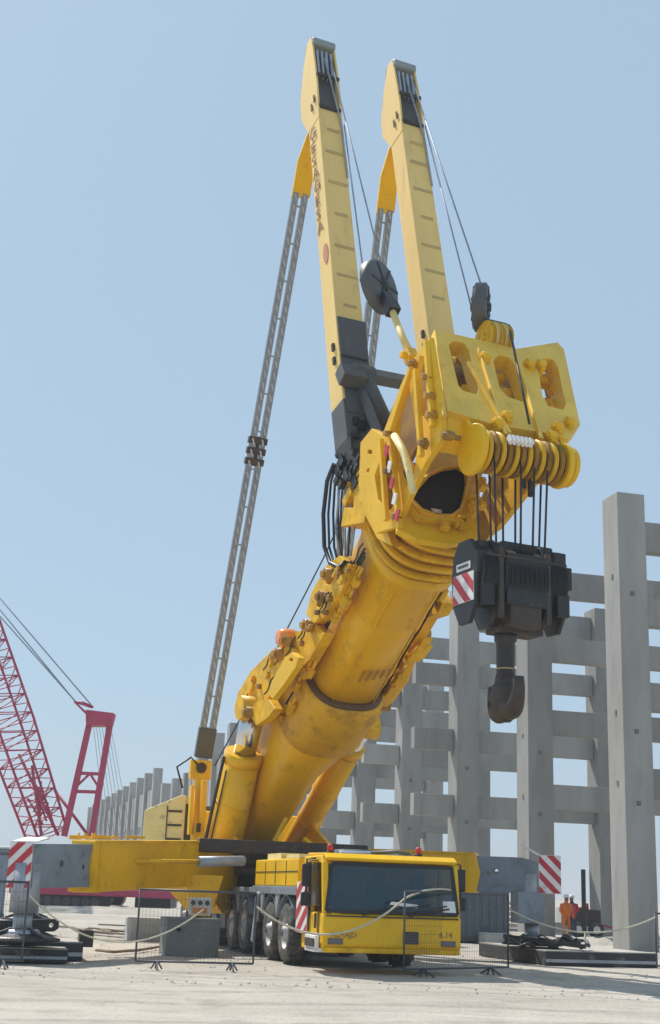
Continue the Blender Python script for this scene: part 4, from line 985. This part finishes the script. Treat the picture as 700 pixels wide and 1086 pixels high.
for x_ in (-.86, .86):
    b = MB(); 
    for k in range(4): b.lathe([(-.04, .1), (-.05, .60), (-.03, .66), (0, .58), (.03, .66), (.05, .60), (.04, .1)], hp_(x_-.15+.1*k, 0, .12), LH, 32, False)
    b.build('sheave', M['black'], hook)
b = MB()
for k in range(9): b.lathe([(-.04, .1), (-.05, .66), (-.03, .72), (0, .63), (.03, .72), (.05, .66), (.04, .1)], hp_(-.48+.12*k, 0, .08), LH, 32, False)
b.build('sheave', M['black'], hook)
b = MB(); b.tube(hp_(-1.1, 0, .1), hp_(1.22, 0, .1), .14, n=18); b.box(hp_(0, -.62, .0), (.98, .06, 1.1), HA); b.box(hp_(0, .62, .0), (.98, .06, 1.1), HA); b.build('axle', M['black'], hook)
b = MB(); b.box(hp_(-.62, -.60, -.1), (.12, .10, 1.5), HA); b.box(hp_(.55, -.60, -.1), (.12, .10, 1.5), HA); b.box(hp_(0, -.66, .45), (2.0, .03, .05), HA); b.build('strap', M['blackbrown'], hook, .01)
b = MB(); b.box(hp_(0, 0, .78), (1.9, .5, .16), HA); b.box(hp_(.35, 0, .90), (1.3, .3, .10), HA); b.build('top_guard', M['black'], hook, .02)
b = MB(); b.box(hp_(0, -.18, -.68), (.78, .9, .62), HA); b.box(hp_(.1, 0, -.98), (1.1, .6, .16), HA); b.build('crosshead', M['blackbrown'], hook, .04)
for x_, y0_, z_ in ((-1.0, -.5, .3), (-.9, -.52, -.35), (1.05, -.5, .2), (.98, -.5, -.4), (.9, -.5, .5)):
    b = MB(); b.box(hp_(x_, y0_, z_), (.32, .14, .5), HA); b.build('ballast_plate', M['black'], hook, .03)
stripes('warning_plate', hp_(-1.165, .40, -.50), -FH, Z, .82, .62, hook, n=3, slope=1.0, lean=-1)
b = MB(); b.box(hp_(-1.16, 0, .28), (.02, .55, .16), HA); npl = b.build('name_plate', M['white'], hook)
b = MB(); b.box(hp_(-1.175, 0, .28), (.012, .42, .06), HA); b.build('printed_line', M['darkgrey'], npl)
b = MB(); b.lathe([(0, .24), (-.25, .24), (-.3, .20), (-1.25, .19), (-1.4, .21)], hp_(-.12, 0, -.95), Z, 24); b.build('shank', M['black'], hook)
b = MB(); hx = V((.20, -.98, 0)).normalized()
for s_ in (-1, 1):
    pts = []; rs = []
    for i in range(15):
        a_ = pi/2 - i*pi*1.02/14
        pts.append(hp_(-.12, 0, -2.20) + hx*s_*(.40 - .40*math.cos(i*pi*1.05/14)) + Z*(-.54*math.sin(i*pi*1.05/14)+.05)); rs.append(.29-.013*i)
    b.path(pts, .2, 14, rs)
b.lathe([(0, .20), (-.2, .24), (-.5, .34), (-.8, .31), (-1.0, .1)], hp_(-.12, 0, -1.90), Z, 24)
hko = b.build('hook', M['blackbrown'], hook)
b = MB(); b.tube(hp_(-.12, 0, -2.55)-LH*.35-hx*.15, hp_(-.12, 0, -2.55)+LH*.35-hx*.15, .07, n=14); b.build('eye_pin', M['dark'], hko)
b = MB(); b.lathe([(-.012, .225), (.012, .225)], hp_(-.12, 0, -1.80), Z, 20); b.build('collar', M['tan'], hko)
# ropes: from each head sheave down into the block
nr = 11
for i in range(nr):
    if i in (3, 8): continue
    q = sq0[1] + .2 + (sq1[1]-sq0[1]-.5)*i/(nr-1)
    a0 = bp(SH-.1, q, wS) + V((0, 0, -.2)) - D*.35*(1 if i % 2 else -1)
    a1 = V((a0.x, a0.y, 0)).lerp(V((hk_c.x, hk_c.y, 0)), .12) + Z*(hk_c.z+.5)
    rope('hoist_rope', [a0, a1], .026)
for x_, t in ((.35, .45), (.55, .30)):
    b = MB(); b.tube(hp_(x_, 0, 1.8+t), hp_(x_, 0, 2.4+t), .07, n=10); b.build('rope_socket', M['black'], crane)
rope('hoist_rope', [bp(SH+.45, tc_[1]+.30, tc_[2]+.2), bp(SH+.55, sq0[1]+1.25, wS+.45)], .03)

# ------------------------------------------------------------------ support mats and their surroundings
def slab(name, label, c, ex_, ey_, th, cat_, parts=2, group=None, z=0):
    """a stack of long steel-edged mats under an outrigger foot"""
    t = thing(name, label, cat_, (c.x, c.y, z), group)
    b = MB(); b.box(V((c.x, c.y, z+th*.5-.02)), (ex_, ey_, th), TA); b.build('steel_frame', M['mat_steel'], t, .015)
    b = MB()
    for i in range(parts): b.box(V((c.x, c.y, z+th-.012)) + E*(ex_*((i+.5)/parts-.5)), (ex_/parts-.03, ey_-.06, .03), TA)
    b.build('deck', M['mat_pale'], t)
    b = MB(); b.box(V((c.x, c.y, z+th*.30)) - D*(ey_/2+.01), (ex_-.02, .03, th*.22), TA); b.build('edge_rail', M['galv'], t)
    return t
cR_ = ground(577, 1023); cR_ = cR_ + E*1.55 + D*2.2
slab('support_mat', 'wide dusty steel support mat under the right outrigger, behind the fence', cR_, 3.1, 4.6, .34, 'support mat', 3)
cl = ground(72, 1021) - E*1.75 + D*.6
slab('support_mat', 'long flat dark support mat nearest the camera at the left edge', cl, 3.5, .9, .26, 'support mat', 1)
cl2 = V((-6.5, 30.6, 0))
slab('support_mat', 'thick black support mat under the left outrigger foot', cl2, 2.6, 2.2, .36, 'support mat', 2)
# dark steel beam with an eye at its end, lying across the mats at the left
t = thing('steel_beam', 'dark steel beam with a round eye at its end beside the left outrigger', 'beam', at(30, 984, 29.8))
pA, pB = at(-8, 983, 29.6), at(60, 981, 30.0); up = Z; dx = (pB-pA).normalized(); pB_ = pB
b = MB(); hp4 = [pA-Z*.13, pB-Z*.13-dx*.05, pB-Z*.07+dx*.04, pB+Z*.07+dx*.04, pB+Z*.13-dx*.05, pA+Z*.13]
eye = [pB-dx*.12+dx*cos(2*pi*i/12)*.05+Z*sin(2*pi*i/12)*.05 for i in range(12)]
b.plate(hp4, dx.cross(Z)*.18, [eye]); b.build('beam_web', M['black'], t, .01)
b = MB(); b.box(pA+Z*-.3+dx*.7, (.5, .4, .34), TA); b.box(pA-Z*.30+dx*2.0, (.3, .4, .34), TA); b.build('support_block', M['blackbrown'], t)
t = thing('steel_pipe', 'thin rusty pipe on the ground between the left mats', 'pipe', ground(40, 1006))
b = MB(); b.tube(ground(-5, 1009)+Z*.06, ground(70, 1003)+Z*.06, .045, n=12); b.build('pipe', M['blackbrown'], t)
# chains and shackles piled on the right mat
t = thing('shackle_pile', 'pile of black shackles and slings heaped on the right support mat', 'shackles', V((5.8, 36.2, .35)))
for i in range(11):
    c = V((5.0+2.0*random.random(), 35.6+.8*random.random(), .42+.2*random.random())); b = MB(); a0 = random.random()*pi
    u_ = V((cos(a0), sin(a0), .3*random.random())).normalized(); v_ = u_.cross(Z).normalized()
    b.path([c+u_*cos(q_)*.30+v_*sin(q_)*.16+Z*.04*sin(3*q_) for q_ in [k*.45 for k in range(13)]], .045, 8); b.build('sling', M['black'], t)
b = MB(); b.beam(V((4.9, 36.0, .62)), V((6.9, 35.3, .45)), .16, .10); b.build('spreader_bar', M['black'], t)

# ------------------------------------------------------------------ mesh fence panels with ropes
def fence(name_label, p0, p1, h=1.42, z0=.14):
    t = thing('fence_panel', name_label, 'fence', (p0+p1)/2, 'mesh barrier panels in front of the crane')
    p0 = V((p0.x, p0.y, 0)); p1 = V((p1.x, p1.y, 0)); d = (p1-p0); L_ = d.length; d.normalize(); nn_ = V((-d.y, d.x, 0))
    b = MB(); zt_ = z0+h
    b.tube(p0+Z*z0, p0+Z*zt_, .021, n=10); b.tube(p1+Z*z0, p1+Z*zt_, .021, n=10); b.tube(p0+Z*z0, p1+Z*z0, .021, n=10); b.tube(p0+Z*zt_, p1+Z*zt_, .024, n=10)
    b.build('frame', M['steel_blue' if False else 'wire'], t)
    b = MB(); n = int(L_/.075)
    for i in range(1, n): b.tube(p0+d*(L_*i/n)+Z*z0, p0+d*(L_*i/n)+Z*zt_, .0022, n=4, cap=False)
    m_ = int(h/.16)
    for j in range(1, m_): b.tube(p0+Z*(z0+h*j/m_)+nn_*.005, p1+Z*(z0+h*j/m_)+nn_*.005, .0026, n=4, cap=False)
    b.build('mesh', M['wire'], t)
    for s_ in (.18, .82):
        c = p0+d*(L_*s_); b = MB(); 
        b.beam(c+Z*z0, c+nn_*.28-Z*.0, .035, .03); b.beam(c+Z*z0, c-nn_*.28-Z*.0, .035, .03)
        b.beam(c+Z*z0+d*.02, c+d*.11-Z*.0, .03, .03); b.beam(c+Z*z0-d*.02, c-d*.11, .03, .03); b.build('foot', M['wire'], t)
    return t
G = lambda x, y: ground(x, y)
f1 = (G(143, 1027), G(268, 1030)); f2 = (G(428, 1036), G(539, 1033)); f3 = (G(697, 1031), G(790, 1031)); f0 = (G(-90, 1026), G(22, 1027))
fence('mesh fence panel standing in front of the grey concrete block', *f1, h=1.36)
fence('mesh fence panel standing in front of the yellow driver cab', *f2, h=1.50)
fence('mesh fence panel cut off by the right edge of the photo', *f3, h=1.20)
fence('mesh fence panel at the left edge beside the outrigger foot', *f0, h=1.42)
def site_rope(label, p, q, sag, r=.022):
    t = MB().path(cat(p, q, sag, 22), r, 7).build('rope', M['rope'], None); tag(t, label, 'rope', 'pale ropes strung between the fence panels')
zt = 1.4
site_rope('sagging pale rope strung from the middle left fence panel to the one before the cab', f1[1]+Z*1.25, f2[0]+Z*1.5, .62, .022)
site_rope('pale rope end lying along the top of the fence before the cab', f2[0]+Z*1.5, f2[0].lerp(f2[1], .42)+Z*1.70, -.08, .022)
site_rope('pale rope hanging low from the cab fence to the right edge of the photo', f2[1]+Z*1.35, f3[0]+Z*1.25, .42, .02)
site_rope('pale rope sagging between the two left fence panels', f0[1]+Z*1.35, f1[0].lerp(f1[1], .55)+Z*1.15, .75, .016)
# upright stake carrying the low rope
t = MB(); c = G(621, 1018); t.tube(c, c+Z*.75, .025, n=10); t.box(c+Z*.02, (.2, .2, .05), TA); tag(t.build('stake', M['rope'], None), 'short pale stake holding up the low rope by the right support mat', 'stake')

# ------------------------------------------------------------------ concrete blocks
def block(label, c, sx, sy, sz, rounded=False, group=None, m='concrete_block', rot=0.0, name='concrete_block'):
    a0 = V((cos(TH+rot), sin(TH+rot), 0)); b0 = V((-a0.y, a0.x, 0))
    b = MB()
    if rounded:
        pts = []
        for i in range(17):
            x_ = -sx/2 + sx*i/16; pts.append(a0*x_ - b0*(sy/2 + .22*math.cos(pi*x_/sx)))
        pts += [a0*sx/2 + b0*sy/2, -a0*sx/2 + b0*sy/2]
        ring0 = [V((c.x, c.y, -.04))+p for p in pts]; ring1 = [V((c.x, c.y, sz-.06))+p for p in pts]; ring2 = [V((c.x, c.y, sz))+p*1.03 for p in pts]
        b.loft([ring0, ring1, [p+Z*.01+(p-V((c.x, c.y, p.z)))*.03 for p in ring1], ring2], False)
    else: b.box(V((c.x, c.y, sz/2-.04)), (sx, sy, sz+.08), (a0, b0, Z))
    o = b.build(name, M[m], None, .035); tag(o, label, 'concrete block', group); return o
c = G(204, 1014); o = block('grey concrete block with a rounded face behind the mesh fence', c+D*.6, 1.28, 1.05, .86, True, m='block_dark')
b = MB(); b.tube(c-E*.38-D*.02+Z*.6, c-E*.38-D*.16+Z*.6, .05, n=12); lo_ = b._build('lifting_hole', M['dark'], None); lo_.parent = o
c = G(165, 997); block('flat pale concrete block behind the rounded grey block', c+D*.6, 1.6, 1.3, .62)
BG = 'pale concrete blocks lying by the columns'
for i, (x_, y_, sx, sz, lb) in enumerate([(515, 998, 1.1, .62, 'pale concrete block just right of the driver cab'), (530, 1001, .9, .35, 'low pale slab piece in front of the block by the cab'),
        (606, 990, 2.0, .5, 'long pale concrete block between the two right columns'), (628, 984, 1.2, .8, 'upright pale block against the foot of the right column'), (603, 980, 1.0, 1.1, 'tall pale block behind the right outrigger leg')]):
    block(lb, G(x_, y_)+D*.5, sx, .9, sz, group=BG, m='concrete_block')
# pallets of stacked timber beyond the fence
c = G(534, 990); t = thing('timber_stack', 'stack of pale timber and pallets behind the right outrigger beam', 'timber stack', c)
for i in range(6):
    b = MB()
    for j in range(3): b.box(c + D*(j*.5) + Z*(.10+.24*i) + E*.05*random.random(), (1.25, .14, .08), TA)
    b.box(c + D*.5 + Z*(.18+.24*i), (1.3, 1.1, .045), TA); b.build('pallet', M['rope' if i % 2 else 'concrete_block'], t)
# container between the cab and the columns
def container(label, x0, x1, y, Yd, h, m, nm='container', z0=0.0):
    p0, p1 = at(x0, y, Yd), at(x1, y, Yd); p0.z = p1.z = z0; wd = (p1-p0).length; c = (p0+p1)/2 + D*1.3
    t = thing(nm, label, 'container', c)
    b = MB(); b.box(V((c.x, c.y, z0+h/2+.05)), (wd, 2.5, h), TA); bo = b.build('body', M[m], t, .03)
    b = MB(); n = int(wd/.28)
    for i in range(n): b.box(V((c.x, c.y, z0+h/2+.05)) - D*1.265 + E*(wd*((i+.5)/n-.5)), (.13, .03, h-.3), TA)
    bo['kind'] = 'part' if False else bo.get('kind', '') or ''
    del bo['kind']
    b._build('corrugated_side', M[m], t)
    b = MB(); b.box(V((c.x, c.y, z0+h+.08)), (wd+.06, 2.56, .12), TA); b.box(V((c.x, c.y, z0+.1)), (wd+.06, 2.56, .16), TA); b.build('rail', M['darkgrey'], t)
    return t
container('dark blue-grey steel container behind the right outrigger beam, left of the pale column', 484, 543, 985, 50, 2.35, 'steel_blue')
container('grey site cabin far behind the left outrigger plate', -30, 7, 930, 60, 2.6, 'bluegrey')

# ------------------------------------------------------------------ hoses and boards lying on the ground
for lb, pts in (('long dark cable lying across the sand left of the fence', [(100, 1010), (120, 1012), (145, 1010), (170, 1006)]),
                ('thin cable looping over the sand under the yellow outrigger beam', [(45, 978), (60, 984), (75, 985), (95, 990), (120, 992)]),
                ('tangled cable on the sand by the planks', [(82, 988), (100, 986), (118, 990), (135, 988), (140, 984)])):
    P3 = [G(x_, y_)+Z*.05 for x_, y_ in pts]; o = []
    for a_, b_ in zip(P3, P3[1:]): o += [a_.lerp(b_, k/5) + V((.03*random.random(), .12*random.random(), 0)) for k in range(5)]
    tag(MB().path(o+[P3[-1]], .035, 7).build('cable', M['wood'], None), lb, 'cable')
PL = [(96, 986, 138, 990), (92, 990, 136, 994), (104, 984, 140, 985), (120, 992, 142, 993)]
for i, (a_, b_, c_, d_) in enumerate(PL):
    p, q = G(a_, b_)+Z*(.06+.03*i), G(c_, d_)+Z*(.06+.02*i)
    b = MB(); b.beam(p, q, .22, .05)
    tag(b.build('plank', M['wood'], None), ['weathered plank, leftmost of the pile on the sand', 'weathered plank lying nearest the camera in the pile', 'weathered plank at the back of the pile on the sand', 'short weathered plank at the right end of the pile'][i], 'plank', 'planks dropped on the sand')

# ------------------------------------------------------------------ red lattice-boom crawler crane far behind
YR = 85.0
rc = thing('crawler_crane', 'red lattice boom crawler crane standing far behind the left outrigger', 'crane', at(85, 968, YR))
R = lambda x, y, dy=0: at(x, y, YR+dy)
# tracks and body
b0 = R(34, 968); b1 = R(118, 969); 
for dy, nm in ((0, 0), (5.6, 1)):
    p, q = V((b0.x, YR+dy, .7)), V((b1.x, YR+dy, .7)); dxx = (q-p).normalized()
    out_ = []
    for i in range(9): a_ = pi/2+pi*i/8; out_.append(p + dxx*.6 + dxx*cos(a_)*.62 + Z*sin(a_)*.62)
    for i in range(9): a_ = -pi/2+pi*i/8; out_.append(q - dxx*.6 + dxx*cos(a_)*.62 + Z*sin(a_)*.62)
    b = MB(); b.plate(out_, Y_*1.1); tr = b.build('track', M['black'], rc, .03)
    b = MB()
    for i in range(7): b.tube(p.lerp(q, (i+.7)/8.4)-Y_*.57-Z*.25, p.lerp(q, (i+.7)/8.4)-Y_*.5-Z*.25, .26, n=14)
    b.build('road_wheel', M['darkgrey'], tr)
cx = (b0.x+b1.x)/2
b = MB(); b.box(V((cx+2.0, YR+1.2, 1.02)), (11.4, 5.0, .42), (X, Y_, Z)); b.build('undercarriage', M['red'], rc, .04)
b = MB(); b.box(V((cx, YR+2.8, 2.7)), (7.6, 3.6, 1.6), (X, Y_, Z)); b.build('machinery_house', M['red'], rc, .05)
b = MB(); b.box(V((cx+4.9, YR+2.2, 1.3)), (2.2, 4.0, 2.2), (X, Y_, Z)); b.build('ballast', M['black'], rc, .05)
b = MB(); b.box(V((cx-4.4, YR+1.2, 2.6)), (1.6, 1.5, 2.0), (X, Y_, Z)); kb = b.build('operator_cab', M['white'], rc, .08)
b = MB(); b.box(V((cx-4.5, YR+.43, 2.9)), (1.3, .05, 1.1), (X, Y_, Z)); b.build('window', M['glass'], kb)
# boom: four chords and lacing
def lattice(p0, p1, w0, w1, parent, m, name, rc_=.07, rl=.03, n=26, twist=35):
    a = (p1-p0).normalized(); L_ = (p1-p0).length; s1, s2 = perp(a)
    tw = radians(twist); s1, s2 = s1*cos(tw)+s2*sin(tw), s2*cos(tw)-s1*sin(tw)
    def c(k, t):
        w_ = (w0+(w1-w0)*min(1, t*3))/2; sg = ((1, 1), (-1, 1), (-1, -1), (1, -1))[k % 4]
        return p0 + a*(L_*t) + s1*sg[0]*w_ + s2*sg[1]*w_
    b = MB()
    for k in range(4): b.path([c(k, t/6) for t in range(7)], rc_, 8)
    o = b._build(name, m, parent)
    b = MB()
    for i in range(n):
        t0, t1 = i/n, (i+1)/n
        for k in range(4):
            b.tube(c(k, t0) if i % 2 else c(k+1, t0), c(k+1, t1) if i % 2 else c(k, t1), rl, n=5, cap=False)
            if i % 2 == 0: b.tube(c(k, t0), c(k+1, t0), rl, n=5, cap=False)
    b._build('lacing', m, o); return o
lattice(R(50, 886, 2.5), R(-62, 560, 2.5), 2.0, 2.5, rc, M['red'], 'lattice_boom', .085, .038, 34, 30)
# inner tapering jib stays and mast behind the boom
for (x0, y0, x1, y1) in ((62, 886, 20, 800), (44, 886, 34, 812), (92, 884, 58, 838)):
    b = MB(); b.tube(R(x0, y0, 1), R(x1, y1, 1.5), .10, n=8); b.build('boom_stay', M['red'], rc)
b = MB()
for i in range(10): 
    p = R(28+26*random.random(), 828+50*random.random(), 2+random.random()); q = R(28+30*random.random(), 828+52*random.random(), 2+random.random()); b.tube(p, q, .06, n=6)
b._build('bracing', M['red'], rc)
# gantry
gl = [(68, 887), (97, 758)]; gr_ = [(97, 887), (118, 760)]
for (a_, b_) in (gl, gr_):
    b = MB(); b.beam(R(*a_), R(*b_), .36, .36, Y_); b.build('gantry_leg', M['red'], rc, .02)
def gp(t, s_): a_ = gl if s_ == 0 else gr_; return R(a_[0][0]+(a_[1][0]-a_[0][0])*t, a_[0][1]+(a_[1][1]-a_[0][1])*t)
b = MB(); b.beam(gp(.52, 0), gp(.52, 1), .2, .2, Y_); b.beam(gp(.37, 0), gp(.37, 1), .2, .2, Y_)
mid = gp(.52, 0).lerp(gp(.52, 1), .5); b.beam(mid, gp(.40, 0), .14, .14, Y_); b.beam(mid, gp(.40, 1), .14, .14, Y_); b.build('cross_bar', M['red'], rc)
b = MB(); p0, p1 = R(92, 756), R(122, 758); b.plate([p0+Z*.15, p1+Z*.05, p1-Z*.75-X*.15, p0-Z*.85+X*.1], Y_*1.1); b.build('gantry_head', M['red'], rc, .05)
b = MB(); b.path([R(92, 757), R(79, 744), R(88, 745), R(99, 750)], .07); b.tube(R(80, 744), R(98, 750), .09, n=8); b.build('link_bar', M['red'], rc)
for (x0, y0, x1, y1) in ((88, 754, -40, 598), (80, 744, -42, 606), (97, 748, -38, 590)):
    b = MB(); b.tube(R(x0, y0), R(x1, y1, 3), .045, n=6); b.build('pendant_rope', M['strap'], rc)
for i in range(7):
    b = MB(); b.tube(R(99+i*3, 768), R(112+i*4.4, 884, 3), .016, n=5); b.build('gantry_rope', M['strap'], rc)

# ------------------------------------------------------------------ people and small plant far off, right
def person(label, base, hgt, top, legs, face=0.0, helmet='white', lean=0.0):
    """one skinned body with head, hair hidden by a helmet, arms and legs; clothing are children"""
    me = bpy.data.meshes.new('person'); k = hgt/1.75
    J = {'pel': (0, 0, .95), 'che': (0, -.02-lean, 1.30), 'nek': (0, -.03-lean, 1.48), 'hed': (0, -.05-lean, 1.60), 'top': (0, -.04-lean, 1.72),
         'hl': (-.10, 0, .90), 'kl': (-.12, -.06, .49), 'al': (-.12, .02, .08), 'fl': (-.13, -.14, .04),
         'hr': (.10, 0, .90), 'kr': (.12, -.02, .49), 'ar': (.13, .06, .08), 'fr': (.14, -.10, .04),
         'sl': (-.19, -.02-lean, 1.40), 'el': (-.27, -.04-lean, 1.14), 'wl': (-.24, -.20-lean, .96), 'gl': (-.23, -.27-lean, .92),
         'sr': (.19, -.02-lean, 1.40), 'er': (.28, .0-lean, 1.14), 'wr': (.27, -.10-lean, .91), 'gr': (.27, -.14-lean, .84)}
    RAD = {'pel': .14, 'che': .155, 'nek': .06, 'hed': .095, 'top': .07, 'hl': .09, 'kl': .06, 'al': .045, 'fl': .04, 'hr': .09, 'kr': .06, 'ar': .045, 'fr': .04,
           'sl': .06, 'el': .045, 'wl': .032, 'gl': .035, 'sr': .06, 'er': .045, 'wr': .032, 'gr': .035}
    nm = list(J); ix = {n_: i for i, n_ in enumerate(nm)}
    ed = [('pel', 'che'), ('che', 'nek'), ('nek', 'hed'), ('hed', 'top'), ('pel', 'hl'), ('hl', 'kl'), ('kl', 'al'), ('al', 'fl'), ('pel', 'hr'), ('hr', 'kr'), ('kr', 'ar'), ('ar', 'fr'),
          ('che', 'sl'), ('sl', 'el'), ('el', 'wl'), ('wl', 'gl'), ('che', 'sr'), ('sr', 'er'), ('er', 'wr'), ('wr', 'gr')]
    me.from_pydata([tuple(c*k for c in J[n_]) for n_ in nm], [(ix[a_], ix[b_]) for a_, b_ in ed], [])
    o = bpy.data.objects.new('person', me); col.objects.link(o); sk = o.modifiers.new('skin', 'SKIN')
    for i, n_ in enumerate(nm):
        d_ = me.skin_vertices[0].data[i]; d_.radius = (RAD[n_]*k, RAD[n_]*k*.9); d_.use_root = (n_ == 'pel')
    o.modifiers.new('sub', 'SUBSURF').levels = 1; o.modifiers['sub'].render_levels = 1
    me.materials.append(M[legs]); o.location = base; o.rotation_euler = (0, 0, face); tag(o, label, 'person')
    def child(mb_, nm_, m_):
        q = mb_._build(nm_, M[m_], None); q.parent = o
    b = MB(); b.lathe([(0, .15), (.12, .165), (.30, .20), (.44, .215), (.52, .13), (.56, .07)], V((0, -.01-lean*.6, .90))*k, Z, 18); child(b, 'vest', top)
    b = MB(); b.lathe([(0, .135), (.02, .118), (.07, .112), (.11, .08), (.13, .02)], V((0, -.045-lean, 1.66))*k, Z, 16); child(b, 'helmet', helmet)
    b = MB(); b.ball(V((0, -.06-lean, 1.60))*k, .10*k, 12, (.85, .95, 1.1)); child(b, 'face', 'skin')
    for s_ in (-1, 1):
        b = MB(); b.tube(V((.19*s_, -.02-lean, 1.41))*k, V((.275*s_, -.03-lean, 1.12))*k, .062*k, .05*k, 12); child(b, 'sleeve', top)
    return o
wp = G(604, 976)
YB = 55.0
def onY(x_, Yd): p = at(x_, 950, Yd); return V((p.x, p.y, 0))
person('worker in an orange vest and white helmet beyond the right outrigger leg', onY(600, YB), 1.75, 'orange', 'orange', .3)
person('worker in a red vest standing right of the orange worker', onY(607, YB+2), 1.75, 'redcloth', 'navy', -.5, lean=.05)
# small wheeled compressor by the workers
c = onY(616, 60); t = thing('site_compressor', 'small red and black wheeled compressor beside the workers far off', 'compressor', c)
b = MB(); b.box(c+Z*.85, (1.5, .9, .7), TA); b.build('housing', M['blackbrown'], t, .08)
for s_ in (-.4, .45):
    b = MB(); b.lathe([(-.08, .1), (-.09, .34), (.09, .34), (.08, .1)], c+E*s_-D*.5+Z*.36, D, 20); w_ = b.build('wheel', M['rubber'], t)
    b = MB(); b.tube(c+E*s_-D*.60+Z*.36, c+E*s_-D*.56+Z*.36, .16, n=14); b.build('rim', M['white'], w_)
b = MB(); b.beam(c+E*.7+Z*.6, c+E*1.5+Z*.45, .07, .07); b.build('tow_bar', M['red'], t)
b = MB(); b.tube(c+E*.3+Z*1.2, c+E*.3+Z*1.45, .06); b.box(c-E*.3+Z*1.24, (.5, .5, .08), TA); b.build('exhaust', M['stripe_red'], t)
# upright black post
c = onY(619, 54); b = MB(); b.tube(c, c+Z*2.75, .09, n=12); b.box(c+Z*.03, (.4, .4, .06), TA); tag(b._build('post', M['black'], None), 'upright black post in front of the compressor, right of the workers', 'post')
c = onY(-10, 44)
# stones and small debris scattered on the sand
b = MB()
for i in range(2600):
    yy = 24+38*random.random()**1.3; xx = (random.random()-.5)*yy*.62; r_ = .008+.03*random.random()**4
    c = V((xx, yy, mn.noise(V((xx*.25, yy*.25, 0)))*.05 + mn.noise(V((xx*.9, yy*.9, 3)))*.022 - .03+r_*.3))
    vs_ = [c+V((r_*(.7+.5*random.random())*a_, r_*(.7+.5*random.random())*b_, r_*.7*c_)) for a_, b_, c_ in ((1, 0, 0), (-1, 0, 0), (0, 1, 0), (0, -1, 0), (0, 0, 1), (0, 0, -1))]
    b.add(vs_, [(0, 2, 4), (2, 1, 4), (1, 3, 4), (3, 0, 4), (2, 0, 5), (1, 2, 5), (3, 1, 5), (0, 3, 5)])
o = b._build('gravel', M['concrete_block'], None); tag(o, 'scattered small stones on the pale sand', 'gravel', kind='stuff')

# ------------------------------------------------------------------ dusty coastal air
mh = bpy.data.materials.new('haze_air'); mh.use_nodes = True; n_ = mh.node_tree; n_.nodes.clear()
pv = n_.nodes.new('ShaderNodeVolumePrincipled'); pv.inputs['Color'].default_value = (.93, .96, 1, 1); pv.inputs['Density'].default_value = HAZE; pv.inputs['Anisotropy'].default_value = 0.0
oo = n_.nodes.new('ShaderNodeOutputMaterial'); n_.links.new(pv.outputs[0], oo.inputs['Volume'])
b = MB(); b.box((0, 2110, 14.5), (7100, 4900, 31)); hz_ = b._build('haze', mh, None); tag(hz_, 'thin pale dusty air hanging over the whole site', 'haze', kind='stuff')
hz_.display_type = 'WIRE'
